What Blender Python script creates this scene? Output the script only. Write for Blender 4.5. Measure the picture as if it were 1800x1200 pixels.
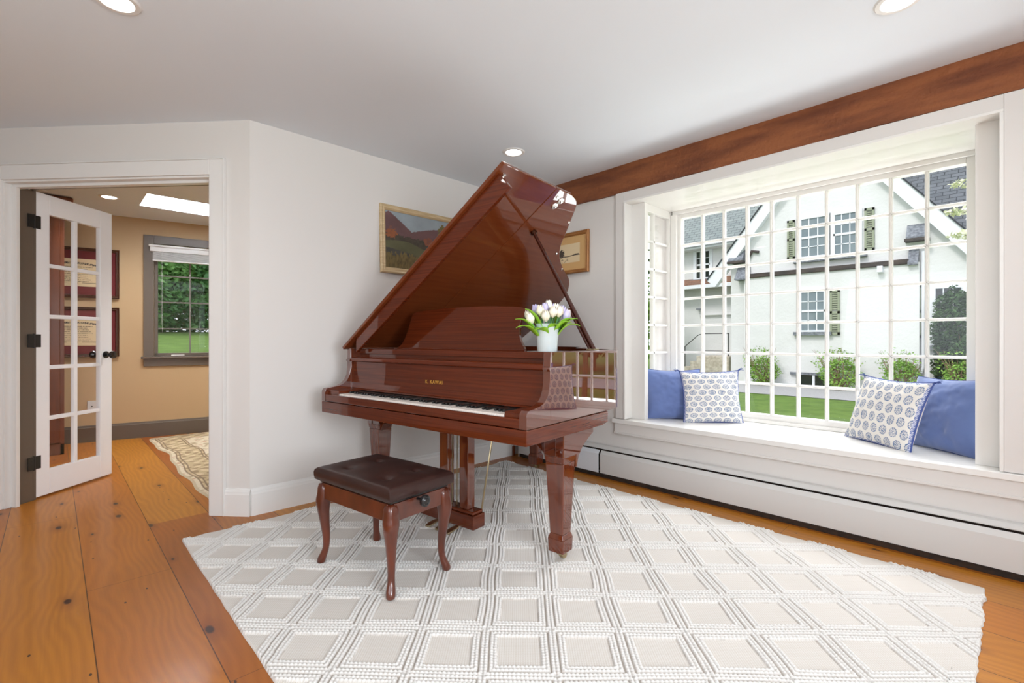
import bpy, bmesh, math, random
import numpy as np
from mathutils import Vector, Matrix

# ------------------------------------------------------------------ clean
for o in list(bpy.data.objects): bpy.data.objects.remove(o)
S = bpy.context.scene; C = S.collection
PI = math.pi
random.seed(7); RNG = np.random.default_rng(7)

# ------------------------------------------------------------------ camera, world, sun, exposure
cam_data = bpy.data.cameras.new('camera'); cam = bpy.data.objects.new('camera', cam_data); C.objects.link(cam)
cam_data.lens = 837.0 / 1800 * 36; cam_data.sensor_width = 36; cam_data.sensor_fit = 'HORIZONTAL'
cam_data.shift_y = -2.0 / 1800; cam_data.clip_start = 0.05; cam_data.clip_end = 300
cam.location = (0, 0, 1.033)
cam.rotation_euler = (PI/2, 0, math.atan2(0.71984, 0.69414) - PI/2)
S.camera = cam

world = bpy.data.worlds.new('world'); S.world = world; world.use_nodes = True
wn = world.node_tree.nodes; wl = world.node_tree.links; wn.clear()
wo = wn.new('ShaderNodeOutputWorld'); wb = wn.new('ShaderNodeBackground')
wb.inputs[0].default_value = (0.86, 0.93, 1.0, 1); wb.inputs[1].default_value = 1.22
wl.new(wb.outputs[0], wo.inputs[0])

def light(name, typ, loc, energy, color=(1, 1, 1), size=1, size_y=None, direction=None, spot=None):
    d = bpy.data.lights.new(name, typ); d.energy = energy; d.color = color
    o = bpy.data.objects.new(name, d); C.objects.link(o); o.location = loc
    if typ == 'AREA':
        d.shape = 'RECTANGLE' if size_y else 'DISK'; d.size = size
        if size_y: d.size_y = size_y
    if typ == 'SUN': d.angle = size
    if typ == 'SPOT': d.shadow_soft_size = size; d.spot_size = spot; d.spot_blend = 0.6
    if direction is not None:
        o.rotation_euler = Vector(direction).to_track_quat('-Z', 'Y').to_euler()
    return o
light('sun', 'SUN', (-20, 5, 30), 1.2, (1.0, 0.97, 0.92), math.radians(12), direction=(0.62, -0.12, -0.7))
# fill lamps added at made-up window openings in the unseen walls
light('rear_fill_lamp', 'AREA', (0.35, -2.15, 1.40), 80, (0.85, 0.925, 1.0), 1.5, 1.2, (-0.40, 1, 0.30))
light('side_fill_lamp', 'AREA', (-1.35, 0.6, 1.40), 13, (0.85, 0.925, 1.0), 2.2, 1.2, (1, 0.1, 0.30))
light('bay_fill_high', 'AREA', (4.75, 0.97, 3.15), 135, (0.92, 0.96, 1.0), 2.0, 1.0, (-1, 0, -0.85))  # area lamp added above the bay, out of view, boosting its daylight
light('bay_fill_low', 'AREA', (4.40, 0.97, 0.10), 50, (0.96, 0.98, 1.0), 2.2, 0.8, (-1, 0, 0.85))  # unseen lamp added below the sill, throwing light up onto the ceilings
light('daylight_skylight', 'AREA', (0.9, 5.52, 2.75), 26, (0.97, 0.98, 1.0), 0.5, 0.45, (0, 0, -1))

S.view_settings.view_transform = 'Standard'; S.view_settings.look = 'None'
S.view_settings.exposure = 0.55; S.view_settings.gamma = 1.0; S.view_settings.use_curve_mapping = False

H = 2.33            # ceiling height
XW = 3.05           # window wall plane
YB = 3.09           # back wall plane

# ------------------------------------------------------------------ materials
MATS = {}
def srgb(r, g, b):
    f = lambda c: (c/255/12.92) if c/255 <= 0.04045 else ((c/255 + 0.055)/1.055)**2.4
    return (f(r), f(g), f(b), 1)
def mat(name, col, rough=0.5, metal=0.0, coat=0.0, bump=None, noise=None, spec=None, trans=0, emit=None, coat_rough=0.03, sheen=0):
    """col linear rgba; noise=(scale xyz, detail, amount, dark rgba); bump=(scale, strength, distance)"""
    if name in MATS: return MATS[name]
    m = bpy.data.materials.new(name); m.use_nodes = True
    nt = m.node_tree; b = nt.nodes['Principled BSDF']
    b.inputs['Base Color'].default_value = col; b.inputs['Roughness'].default_value = rough
    b.inputs['Metallic'].default_value = metal; b.inputs['Coat Weight'].default_value = coat
    b.inputs['Coat Roughness'].default_value = coat_rough
    if coat >= 1: b.inputs['Coat IOR'].default_value = 1.6; b.inputs['Specular IOR Level'].default_value = 0.0
    if sheen: b.inputs['Sheen Weight'].default_value = sheen
    if spec is not None: b.inputs['Specular IOR Level'].default_value = spec
    if trans: b.inputs['Transmission Weight'].default_value = trans
    if emit:
        b.inputs['Emission Color'].default_value = emit[0]; b.inputs['Emission Strength'].default_value = emit[1]
    tc = nt.nodes.new('ShaderNodeTexCoord')
    if noise:
        sc, det, amt, dark = noise
        mp = nt.nodes.new('ShaderNodeMapping'); mp.inputs['Scale'].default_value = sc
        nt.links.new(tc.outputs['Object'], mp.inputs[0])
        n = nt.nodes.new('ShaderNodeTexNoise'); n.inputs['Scale'].default_value = 1; n.inputs['Detail'].default_value = det
        nt.links.new(mp.outputs[0], n.inputs['Vector'])
        r = nt.nodes.new('ShaderNodeMapRange'); r.inputs[1].default_value = 0.35; r.inputs[2].default_value = 0.65
        r.inputs[4].default_value = amt
        nt.links.new(n.outputs['Fac'], r.inputs[0])
        mx = nt.nodes.new('ShaderNodeMix'); mx.data_type = 'RGBA'
        mx.inputs[6].default_value = col; mx.inputs[7].default_value = dark
        nt.links.new(r.outputs[0], mx.inputs[0]); nt.links.new(mx.outputs[2], b.inputs['Base Color'])
    if bump:
        n2 = nt.nodes.new('ShaderNodeTexNoise'); n2.inputs['Scale'].default_value = bump[0]; n2.inputs['Detail'].default_value = 3
        nt.links.new(tc.outputs['Object'], n2.inputs['Vector'])
        bp = nt.nodes.new('ShaderNodeBump'); bp.inputs['Strength'].default_value = bump[1]; bp.inputs['Distance'].default_value = bump[2]
        nt.links.new(n2.outputs['Fac'], bp.inputs['Height']); nt.links.new(bp.outputs[0], b.inputs['Normal'])
    MATS[name] = m; return m

def attr_mat(name, rough=0.8, bump=None, coat=0, sheen=0):
    m = mat(name, (1, 1, 1, 1), rough, bump=bump, coat=coat, sheen=sheen); nt = m.node_tree
    a = nt.nodes.new('ShaderNodeAttribute'); a.attribute_name = 'pigment'
    nt.links.new(a.outputs['Color'], nt.nodes['Principled BSDF'].inputs['Base Color']); return m

paint = mat('wall_paint', srgb(222, 217, 212), 0.75, bump=(60, 0.04, 0.002))
ceil_m = mat('ceiling_paint', srgb(232, 238, 244), 0.85)
trim = mat('trim_paint', srgb(232, 229, 225), 0.35)
door_m = mat('door_paint', srgb(246, 247, 250), 0.3)
trim_w = mat('casing_paint', srgb(222, 217, 212), 0.4)
bayw = mat('bay_paint', srgb(236, 233, 228), 0.3)
tan = mat('tan_paint', srgb(196, 166, 126), 0.7, bump=(60, 0.05, 0.002))
taupe = mat('taupe_trim', srgb(104, 92, 80), 0.4)
black = mat('black_metal', (0.012, 0.012, 0.012, 1), 0.3)
blackv = mat('black_plastic', (0.01, 0.01, 0.011, 1), 0.25, coat=0.5)
brass = mat('brass', (0.50, 0.41, 0.25, 1), 0.3, metal=1)
chrome = mat('nickel', (0.8, 0.78, 0.74, 1), 0.2, metal=1)
heater_m = mat('heater_enamel', srgb(214, 211, 207), 0.35)
dark_gap = mat('heater_dark', (0.02, 0.012, 0.008, 1), 0.9, noise=((30, 30, 30), 4, 0.6, (0.06, 0.03, 0.015, 1)))

MAH = (0.135, 0.025, 0.0075, 1)
def wood(name, col, dark, scale, rough=0.25, coat=1.0, cr=0.02):
    return mat(name, col, rough, coat=coat, coat_rough=cr, noise=(scale, 6, 0.9, dark))
maho_u = wood('mahogany_long_grain', MAH, (0.085, 0.0155, 0.005, 1), (2.5, 8, 140))       # grain along x
maho_v = wood('mahogany_side_grain', MAH, (0.085, 0.0155, 0.005, 1), (8, 2.5, 120))
for m_ in (maho_v,):
    m_.node_tree.nodes['Principled BSDF'].inputs['Coat IOR'].default_value = 2.4
maho_z = wood('mahogany_upright_grain', (0.155, 0.031, 0.010, 1), (0.10, 0.02, 0.007, 1), (60, 60, 3)); maho_z.node_tree.nodes['Principled BSDF'].inputs['Coat IOR'].default_value = 1.9
maho_l = wood('mahogany_lid', (0.172, 0.040, 0.011, 1), (0.145, 0.032, 0.009, 1), (40, 3.0, 60))
bench_w = wood('bench_mahogany', (0.14, 0.028, 0.010, 1), (0.065, 0.013, 0.006, 1), (14, 14, 5), 0.3, 0.8, 0.08)
bookwood = wood('cherry_wood', srgb(128, 68, 34), srgb(92, 46, 22), (14, 14, 1.5), 0.5, 0.1, 0.2)
leather = mat('brown_leather', srgb(58, 34, 29), 0.38, bump=(260, 0.12, 0.001), noise=((8, 8, 8), 3, 0.6, srgb(42, 25, 22)))
ivory = mat('key_ivory', srgb(246, 236, 226), 0.25)
ebony = mat('key_ebony', (0.01, 0.01, 0.01, 1), 0.25, coat=0.3)
felt = mat('dark_interior', (0.006, 0.005, 0.005, 1), 0.7)
goldp = mat('iron_plate_gold', (0.55, 0.35, 0.13, 1), 0.35, metal=0.7)
spruce = mat('soundboard_spruce', (0.55, 0.30, 0.12, 1), 0.35, coat=0.5, noise=((4, 60, 1), 3, 0.6, (0.42, 0.21, 0.08, 1)))
steel = mat('string_steel', (0.6, 0.55, 0.5, 1), 0.3, metal=1)
gold_letter = mat('gold_letter', srgb(214, 160, 64), 0.4, metal=0.3)

def glass_mat(name, tint=(1, 1, 1, 1), refl=1.0):
    m = bpy.data.materials.new(name); m.use_nodes = True; nt = m.node_tree; nt.nodes.clear()
    o = nt.nodes.new('ShaderNodeOutputMaterial'); t = nt.nodes.new('ShaderNodeBsdfTransparent'); g = nt.nodes.new('ShaderNodeBsdfGlossy')
    t.inputs[0].default_value = tint; g.inputs['Roughness'].default_value = 0.01
    f = nt.nodes.new('ShaderNodeFresnel'); gg = nt.nodes.new('ShaderNodeNewGeometry'); mr = nt.nodes.new('ShaderNodeMapRange')
    mr.inputs[3].default_value = 1.35; mr.inputs[4].default_value = 1/1.35     # same reflectance from both faces of the pane
    nt.links.new(gg.outputs['Backfacing'], mr.inputs[0]); nt.links.new(mr.outputs[0], f.inputs[0])
    mm = nt.nodes.new('ShaderNodeMath'); mm.operation = 'MULTIPLY'; mm.inputs[1].default_value = refl
    nt.links.new(f.outputs[0], mm.inputs[0])
    x = nt.nodes.new('ShaderNodeMixShader'); nt.links.new(mm.outputs[0], x.inputs[0]); nt.links.new(t.outputs[0], x.inputs[1]); nt.links.new(g.outputs[0], x.inputs[2])
    nt.links.new(x.outputs[0], o.inputs[0]); return m
glass = glass_mat('window_glass', (0.99, 0.985, 0.985, 1), 0.8)

def floor_material():
    m = bpy.data.materials.new('pine_floor'); m.use_nodes = True; nt = m.node_tree; N = nt.nodes; L = nt.links
    b = N['Principled BSDF']
    geo = N.new('ShaderNodeNewGeometry'); sep = N.new('ShaderNodeSeparateXYZ'); L.new(geo.outputs['Position'], sep.inputs[0])
    def M(op, a, c=None, d=None):
        n = N.new('ShaderNodeMath'); n.operation = op
        for i, v in enumerate((a, c, d)):
            if v is None: continue
            if isinstance(v, (int, float)): n.inputs[i].default_value = v
            else: L.new(v, n.inputs[i])
        return n.outputs[0]
    W = 0.286
    q = M('DIVIDE', M('SUBTRACT', sep.outputs[0], 0.1), W); pid = M('FLOOR', q); fr = M('FRACT', q)
    edge = M('MULTIPLY', M('MINIMUM', fr, M('SUBTRACT', 1.0, fr)), W)
    seam = M('LESS_THAN', edge, 0.0016)
    wn_ = N.new('ShaderNodeTexWhiteNoise'); wn_.noise_dimensions = '1D'; L.new(M('ADD', pid, 17.0), wn_.inputs['W'])
    # butt joints, far apart
    yj = M('ADD', sep.outputs[1], M('MULTIPLY', wn_.outputs['Value'], 3.0)); jf = M('FRACT', M('DIVIDE', yj, 3.4)); jid = M('FLOOR', M('DIVIDE', yj, 3.4))
    joint = M('LESS_THAN', M('ABSOLUTE', M('SUBTRACT', jf, 0.5)), 0.0003)
    wn2 = N.new('ShaderNodeTexWhiteNoise'); wn2.noise_dimensions = '2D'
    cv = N.new('ShaderNodeCombineXYZ'); L.new(pid, cv.inputs[0]); L.new(jid, cv.inputs[1]); L.new(cv.outputs[0], wn2.inputs['Vector'])
    # grain: coordinates offset per plank
    off = M('MULTIPLY', pid, 7.31)
    def coords(sx, sy):
        c = N.new('ShaderNodeCombineXYZ'); L.new(M('MULTIPLY', sep.outputs[0], sx), c.inputs[0]); L.new(M('MULTIPLY', sep.outputs[1], sy), c.inputs[1]); L.new(off, c.inputs[2]); return c.outputs[0]
    big = N.new('ShaderNodeTexNoise'); big.inputs['Scale'].default_value = 1; big.inputs['Detail'].default_value = 2; L.new(coords(3.0, 1.1), big.inputs['Vector'])
    ring = M('SINE', M('ADD', M('MULTIPLY', big.outputs['Fac'], 60.0), M('MULTIPLY', sep.outputs[0], 190.0)))
    fine = N.new('ShaderNodeTexNoise'); fine.inputs['Scale'].default_value = 1; fine.inputs['Detail'].default_value = 4; L.new(coords(160, 5), fine.inputs['Vector'])
    mott = N.new('ShaderNodeTexNoise'); mott.inputs['Scale'].default_value = 1; mott.inputs['Detail'].default_value = 3; L.new(coords(5, 2.2), mott.inputs['Vector'])
    def coords2(sx, sy):
        c = N.new('ShaderNodeCombineXYZ'); L.new(M('ADD', M('MULTIPLY', sep.outputs[0], sx), off), c.inputs[0]); L.new(M('MULTIPLY', sep.outputs[1], sy), c.inputs[1]); return c.outputs[0]
    vor = N.new('ShaderNodeTexVoronoi'); vor.voronoi_dimensions = '2D'; vor.inputs['Scale'].default_value = 1; L.new(coords2(6.5, 3.0), vor.inputs['Vector'])
    vsel = N.new('ShaderNodeSeparateColor'); L.new(vor.outputs['Color'], vsel.inputs[0])
    krad = M('MULTIPLY', M('GREATER_THAN', vsel.outputs[0], 0.66), M('ADD', 0.035, M('MULTIPLY', vsel.outputs[1], 0.075)))
    knot = M('MULTIPLY', M('SUBTRACT', 1.0, M('DIVIDE', vor.outputs['Distance'], M('ADD', krad, 0.0001))), 2.5)
    knot = M('MINIMUM', M('MAXIMUM', knot, 0.0), 1.0)
    halo = M('MAXIMUM', M('SUBTRACT', 1.0, M('DIVIDE', vor.outputs['Distance'], M('ADD', M('MULTIPLY', krad, 3.5), 0.0001))), 0.0)
    vor2 = N.new('ShaderNodeTexVoronoi'); vor2.voronoi_dimensions = '2D'; vor2.inputs['Scale'].default_value = 1; L.new(coords2(14, 7), vor2.inputs['Vector'])
    v2s = N.new('ShaderNodeSeparateColor'); L.new(vor2.outputs['Color'], v2s.inputs[0])
    pin = M('MULTIPLY', M('LESS_THAN', vor2.outputs['Distance'], 0.055), M('GREATER_THAN', v2s.outputs[0], 0.86))
    def mix(f, a, c):
        x = N.new('ShaderNodeMix'); x.data_type = 'RGBA'
        if isinstance(f, float): x.inputs[0].default_value = f
        else: L.new(f, x.inputs[0])
        for k, v in ((6, a), (7, c)):
            if isinstance(v, tuple): x.inputs[k].default_value = v
            else: L.new(v, x.inputs[k])
        return x.outputs[2]
    base = mix(wn_.outputs['Value'], srgb(212, 144, 44), srgb(192, 114, 26))
    base = mix(M('MULTIPLY', M('GREATER_THAN', wn2.outputs['Value'], 0.72), 0.7), base, srgb(158, 76, 30))
    base = mix(M('MULTIPLY', M('ADD', M('MULTIPLY', ring, 0.5), 0.5), 0.24), base, srgb(124, 66, 16))
    base = mix(M('MULTIPLY', M('SUBTRACT', 1.0, fine.outputs['Fac']), 0.42), base, srgb(132, 70, 16))
    base = mix(M('MULTIPLY', mott.outputs['Fac'], 0.42), base, srgb(150, 84, 22))
    base = mix(M('MULTIPLY', halo, 0.55), base, srgb(112, 54, 22))
    base = mix(knot, base, srgb(62, 34, 22))
    base = mix(pin, base, srgb(70, 38, 22))
    base = mix(M('MULTIPLY', M('MAXIMUM', seam, joint), 0.85), base, srgb(50, 24, 12))
    L.new(base, b.inputs['Base Color'])
    b.inputs['Roughness'].default_value = 0.36; b.inputs['Specular IOR Level'].default_value = 0.25; b.inputs['Coat Weight'].default_value = 0.16; b.inputs['Coat Roughness'].default_value = 0.14
    bp = N.new('ShaderNodeBump'); bp.inputs['Strength'].default_value = 0.4; bp.inputs['Distance'].default_value = 0.003
    L.new(M('ADD', M('MULTIPLY', seam, -1.0), M('MULTIPLY', mott.outputs['Fac'], 0.5)), bp.inputs['Height']); L.new(bp.outputs[0], b.inputs['Normal'])
    return m
floor_m = floor_material()

def beam_material():
    m = mat('rough_beam', srgb(146, 86, 48), 0.75, noise=((14, 2.6, 16), 8, 0.9, srgb(104, 54, 30)), bump=(34, 0.8, 0.012))
    return m
beam_m = beam_material()

# ------------------------------------------------------------------ mesh helpers
class MB:
    def __init__(s): s.v = []; s.f = []
    def add(s, vs, fs):
        o = len(s.v); s.v += [tuple(v) for v in vs]; s.f += [tuple(i + o for i in f) for f in fs]; return s
    def box(s, a, b):
        x0, y0, z0 = [min(p, q) for p, q in zip(a, b)]; x1, y1, z1 = [max(p, q) for p, q in zip(a, b)]
        return s.add([(x0, y0, z0), (x1, y0, z0), (x1, y1, z0), (x0, y1, z0), (x0, y0, z1), (x1, y0, z1), (x1, y1, z1), (x0, y1, z1)],
                     [(0, 3, 2, 1), (4, 5, 6, 7), (0, 1, 5, 4), (1, 2, 6, 5), (2, 3, 7, 6), (3, 0, 4, 7)])
    def frustum(s, c0, h0, c1, h1):
        """square column between two centres (x,y,z) with half sizes (hx,hy)"""
        p = []
        for (c, h) in ((c0, h0), (c1, h1)):
            for sx, sy in ((-1, -1), (1, -1), (1, 1), (-1, 1)): p.append((c[0] + sx*h[0], c[1] + sy*h[1], c[2]))
        return s.add(p, [(0, 3, 2, 1), (4, 5, 6, 7), (0, 1, 5, 4), (1, 2, 6, 5), (2, 3, 7, 6), (3, 0, 4, 7)])
    def prism(s, pts, fn, a, b):
        """polygon pts (p,q) extruded from a to b; fn(p,q,t)->xyz"""
        n = len(pts); vs = [fn(p, q, a) for p, q in pts] + [fn(p, q, b) for p, q in pts]
        fs = [tuple(range(n))[::-1], tuple(range(n, 2*n))] + [(i, (i+1) % n, n + (i+1) % n, n + i) for i in range(n)]
        return s.add(vs, fs)
    def tube(s, path, r, seg=10, cap=True):
        path = [Vector(p) for p in path]; n = len(path); rs = r if isinstance(r, (list, tuple)) else [r]*n
        base = len(s.v); ref = None
        for i, p in enumerate(path):
            t = (path[min(i+1, n-1)] - path[max(i-1, 0)])
            if t.length < 1e-9: t = Vector((0, 0, 1))
            t.normalize()
            if ref is None: ref = t.orthogonal().normalized()
            ref = (ref - t*ref.dot(t)); ref = ref.normalized() if ref.length > 1e-6 else t.orthogonal().normalized()
            w = t.cross(ref)
            for k in range(seg):
                a = 2*PI*k/seg; s.v.append(tuple(p + (ref*math.cos(a) + w*math.sin(a))*rs[i]))
        for i in range(n-1):
            for k in range(seg):
                k2 = (k+1) % seg
                s.f.append((base+i*seg+k, base+i*seg+k2, base+(i+1)*seg+k2, base+(i+1)*seg+k))
        if cap:
            s.f.append(tuple(base+k for k in range(seg))[::-1]); s.f.append(tuple(base+(n-1)*seg+k for k in range(seg)))
        return s
    def lathe(s, prof, c=(0, 0, 0), axis=(0, 0, 1), seg=24):
        A = Vector(axis).normalized(); U = A.orthogonal().normalized(); W = A.cross(U); c = Vector(c); base = len(s.v); n = len(prof)
        for r, h in prof:
            for k in range(seg):
                a = 2*PI*k/seg; s.v.append(tuple(c + A*h + (U*math.cos(a) + W*math.sin(a))*max(r, 1e-5)))
        for i in range(n-1):
            for k in range(seg):
                k2 = (k+1) % seg; s.f.append((base+i*seg+k, base+i*seg+k2, base+(i+1)*seg+k2, base+(i+1)*seg+k))
        return s.add([], [])
    def build(s, name, m, parent=None, smooth=False, bevel=0, seg=2, loc=None, rz=None):
        me = bpy.data.meshes.new(name); me.from_pydata(s.v, [], s.f); me.update()
        bm = bmesh.new(); bm.from_mesh(me); bmesh.ops.recalc_face_normals(bm, faces=bm.faces); bm.to_mesh(me); bm.free()
        me.materials.append(m); o = bpy.data.objects.new(name, me); C.objects.link(o)
        if smooth:
            for p in me.polygons: p.use_smooth = True
            if smooth != 'all':
                me.set_sharp_from_angle(angle=math.radians(40))
        if bevel:
            md = o.modifiers.new('bevel', 'BEVEL'); md.width = bevel; md.segments = seg; md.limit_method = 'ANGLE'; md.angle_limit = math.radians(35)
            md.harden_normals = False
        if parent is not None: o.parent = parent
        if loc is not None: o.location = loc
        if rz is not None: o.rotation_euler.z = rz
        return o

def tag(o, label=None, cat=None, group=None, kind=None):
    if label: o['label'] = label
    if cat: o['category'] = cat
    if group: o['group'] = group
    if kind: o['kind'] = kind
    return o
def thing(name, label, cat, loc=(0, 0, 0), rz=0, group=None, kind=None):
    o = bpy.data.objects.new(name, None); o.empty_display_size = 0.05; C.objects.link(o)
    o.location = loc; o.rotation_euler = (0, 0, rz); return tag(o, label, cat, group, kind)
def struct(o): o['kind'] = 'structure'; return o
def sroot(name, loc=(0, 0, 0), rz=0):
    o = bpy.data.objects.new(name, None); o.empty_display_size = 0.05; C.objects.link(o); o.location = loc; o.rotation_euler = (0, 0, rz); return struct(o)
def copy_tree(o, parent=None):
    c = o.copy(); C.objects.link(c)
    if parent is not None: c.parent = parent
    for ch in list(o.children): copy_tree(ch, c)
    return c
def pigment_grid(name, nx, ny, pos, colf, m, parent=None, smooth=True):
    """grid mesh; pos(i/nx, j/ny)->xyz arrays; colf(U,V)->(N,3) linear colours stored per vertex"""
    u, v = np.meshgrid(np.linspace(0, 1, nx+1), np.linspace(0, 1, ny+1)); u = u.ravel(); v = v.ravel()
    P = np.stack(pos(u, v), 1).astype(np.float32)
    idx = np.arange((nx+1)*(ny+1)).reshape(ny+1, nx+1)
    q = np.stack([idx[:-1, :-1], idx[:-1, 1:], idx[1:, 1:], idx[1:, :-1]], -1).reshape(-1, 4)
    me = bpy.data.meshes.new(name); me.vertices.add(len(P)); me.vertices.foreach_set('co', P.ravel())
    me.loops.add(q.size); me.loops.foreach_set('vertex_index', q.ravel().astype(np.int32))
    me.polygons.add(len(q)); me.polygons.foreach_set('loop_start', (np.arange(len(q))*4).astype(np.int32))
    me.polygons.foreach_set('loop_total', np.full(len(q), 4, np.int32))
    me.polygons.foreach_set('use_smooth', np.full(len(q), smooth))
    me.update(calc_edges=True)
    if colf is not None:
        col = np.ones((len(P), 4), np.float32); col[:, :3] = colf(u, v)
        a = me.color_attributes.new('pigment', 'FLOAT_COLOR', 'POINT'); a.data.foreach_set('color', col.ravel())
    me.materials.append(m); o = bpy.data.objects.new(name, me); C.objects.link(o)
    if parent is not None: o.parent = parent
    return o
def L3(r, g, b): return np.array(srgb(r, g, b)[:3])
def vnoise(x, y, seed=0):
    """smooth value noise on numpy arrays"""
    xi = np.floor(x).astype(int); yi = np.floor(y).astype(int); fx = x - xi; fy = y - yi
    fx = fx*fx*(3-2*fx); fy = fy*fy*(3-2*fy)
    def h(a, b):
        n = (a*374761393 + b*668265263 + seed*1442695041) & 0x7fffffff; n = ((n ^ (n >> 13))*1274126177) & 0x7fffffff
        return ((n ^ (n >> 16)) & 0xffff)/65535.0
    return (h(xi, yi)*(1-fx)+h(xi+1, yi)*fx)*(1-fy) + (h(xi, yi+1)*(1-fx)+h(xi+1, yi+1)*fx)*fy
def fbm(x, y, o=4, seed=0):
    s = 0; a = 0.5; t = 0
    for k in range(o): s = s + a*vnoise(x*2**k, y*2**k, seed+k); t += a; a *= 0.5
    return s/t

# ================================================================== ROOM SHELL
# 45-degree door wall frame:  s along the wall (to the left), n into the study
A0 = Vector((0.835, 3.09, 0)); DA = math.radians(132.0)
DS = Vector((math.cos(DA), math.sin(DA), 0)); DN = Vector((math.sin(DA), -math.cos(DA), 0))
def dw(s, n, z): return tuple(A0 + DS*s + DN*n + Vector((0, 0, z)))
def dbox(mb, s0, s1, n0, n1, z0, z1):
    p = [dw(s, n, z) for z in (z0, z1) for s, n in ((s0, n0), (s1, n0), (s1, n1), (s0, n1))]
    return mb.add(p, [(0, 3, 2, 1), (4, 5, 6, 7), (0, 1, 5, 4), (1, 2, 6, 5), (2, 3, 7, 6), (3, 0, 4, 7)])
S0, S1, HD = 0.240, 1.573, 2.01      # door opening
WT = 0.15

struct(MB().box((-1.6, -2.4, -0.12), (3.2, 7.0, 0.0)).build('floor', floor_m))
SK = (0.60, 1.25, 5.27, 5.78)
c = MB()
c.box((-1.6, -2.4, H), (3.2, SK[2], H+0.14)); c.box((-1.6, SK[3], H), (3.2, 7.0, H+0.14))
c.box((-1.6, SK[2], H), (SK[0], SK[3], H+0.14)); c.box((SK[1], SK[2], H), (3.2, SK[3], H+0.14))
struct(c.build('ceiling', ceil_m))
sh = MB()
sh.box((SK[0]-.03, SK[2]-.03, H+0.14), (SK[1]+.03, SK[2], H+0.6)); sh.box((SK[0]-.03, SK[3], H+0.14), (SK[1]+.03, SK[3]+.03, H+0.6))
sh.box((SK[0]-.03, SK[2], H+0.14), (SK[0], SK[3], H+0.6)); sh.box((SK[1], SK[2], H+0.14), (SK[1]+.03, SK[3], H+0.6))
w = struct(sh.build('window_4', ceil_m)); MB().box((SK[0], SK[2], H+0.55), (SK[1], SK[3], H+0.56)).build('glass', glass, w)

# back wall
b = MB(); b.prism([(0.835, YB), (XW, YB), (XW, YB+WT), (0.835+0.06, YB+WT)], lambda x, y, z: (x, y, z), 0, H)
struct(b.build('wall_back', paint))
# door wall
d = MB()
d.prism([(0, 0), (S0, 0), (S0, WT), (0.07, WT)], lambda s, n, z: dw(s, n, z), 0, H)
dbox(d, S0, S1, 0, WT, HD, H); dbox(d, S1, 3.34, 0, WT, 0, H)
struct(d.build('wall_door', paint))
# study sides of those walls are tan
d = MB(); dbox(d, 0.09, S0, WT, WT+0.006, 0, H); dbox(d, S0, S1, WT, WT+0.006, HD, H); dbox(d, S1+.02, 3.3, WT, WT+0.006, 0, H)
d.box((0.93, YB+WT, 0), (XW, YB+WT+0.006, H)); struct(d.build('wall_study_near', tan))
# window wall
BY0, BY1, BZ0, BZ1 = 0.02, 1.943, 0.45, 2.045
w = MB(); w.box((XW, -2.2, 0), (XW+.12, BY0-.014, 2.127)); w.box((XW, BY1+.014, 0), (XW+.12, 6.9, 2.127))
w.box((XW, BY0-.014, 0), (XW+.12, BY1+.014, 0.415)); w.box((XW, BY0-.014, BZ1+.014), (XW+.12, BY1+.014, 2.127)); w.box((XW+.02, -2.2, 2.127), (XW+.12, 6.9, H))
w.box((XW, YB+WT+.006, 2.127), (XW+.02, 6.9, H))
struct(w.build('wall_window', paint))
# unseen walls behind the camera, with window openings made up to let light in
w = MB(); w.box((-1.5, -2.3, 0), (XW, -2.2, 0.82)); w.box((-1.5, -2.3, 2.08), (XW, -2.2, H)); w.box((-1.5, -2.3, .82), (-.5, -2.2, 2.08)); w.box((1.1, -2.3, .82), (XW, -2.2, 2.08))
struct(w.build('wall_rear', paint))
w = MB(); w.box((-1.5, -2.2, 0), (-1.4, 6.9, .82)); w.box((-1.5, -2.2, 2.08), (-1.4, 6.9, H)); w.box((-1.5, -2.2, .82), (-1.4, -.55, 2.08)); w.box((-1.5, 1.75, .82), (-1.4, 6.9, 2.08))
struct(w.build('wall_left', paint))

# beam
bm_ = MB(); ys = [-2.2 + i*(YB-0.002+2.2)/90 for i in range(91)]
pts = []
for y in ys:
    j = 0.004*math.sin(y*5.1) + 0.003*math.sin(y*13.7+1) + random.uniform(-.0015, .0015)
    pts.append([(XW-0.018+j*0.4, y, 2.127+j*0.5), (XW+0.02, y, 2.127+j*0.5), (XW+.02, y, H), (XW-0.018-j*0.6, y, H), (XW-0.020+j*.3, y, 2.28+j)])
vs = [p for r in pts for p in r]; fs = []
for i in range(90):
    for k in range(5):
        k2 = (k+1) % 5; fs.append((i*5+k, i*5+k2, (i+1)*5+k2, (i+1)*5+k))
fs += [(0, 1, 2, 3, 4), tuple(450+k for k in (4, 3, 2, 1, 0))]
bm_.add(vs, fs); bo = bm_.build('ceiling_beam', beam_m)
tag(bo, 'long rough reddish brown timber beam under the ceiling above the bay window', 'beam')

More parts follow.
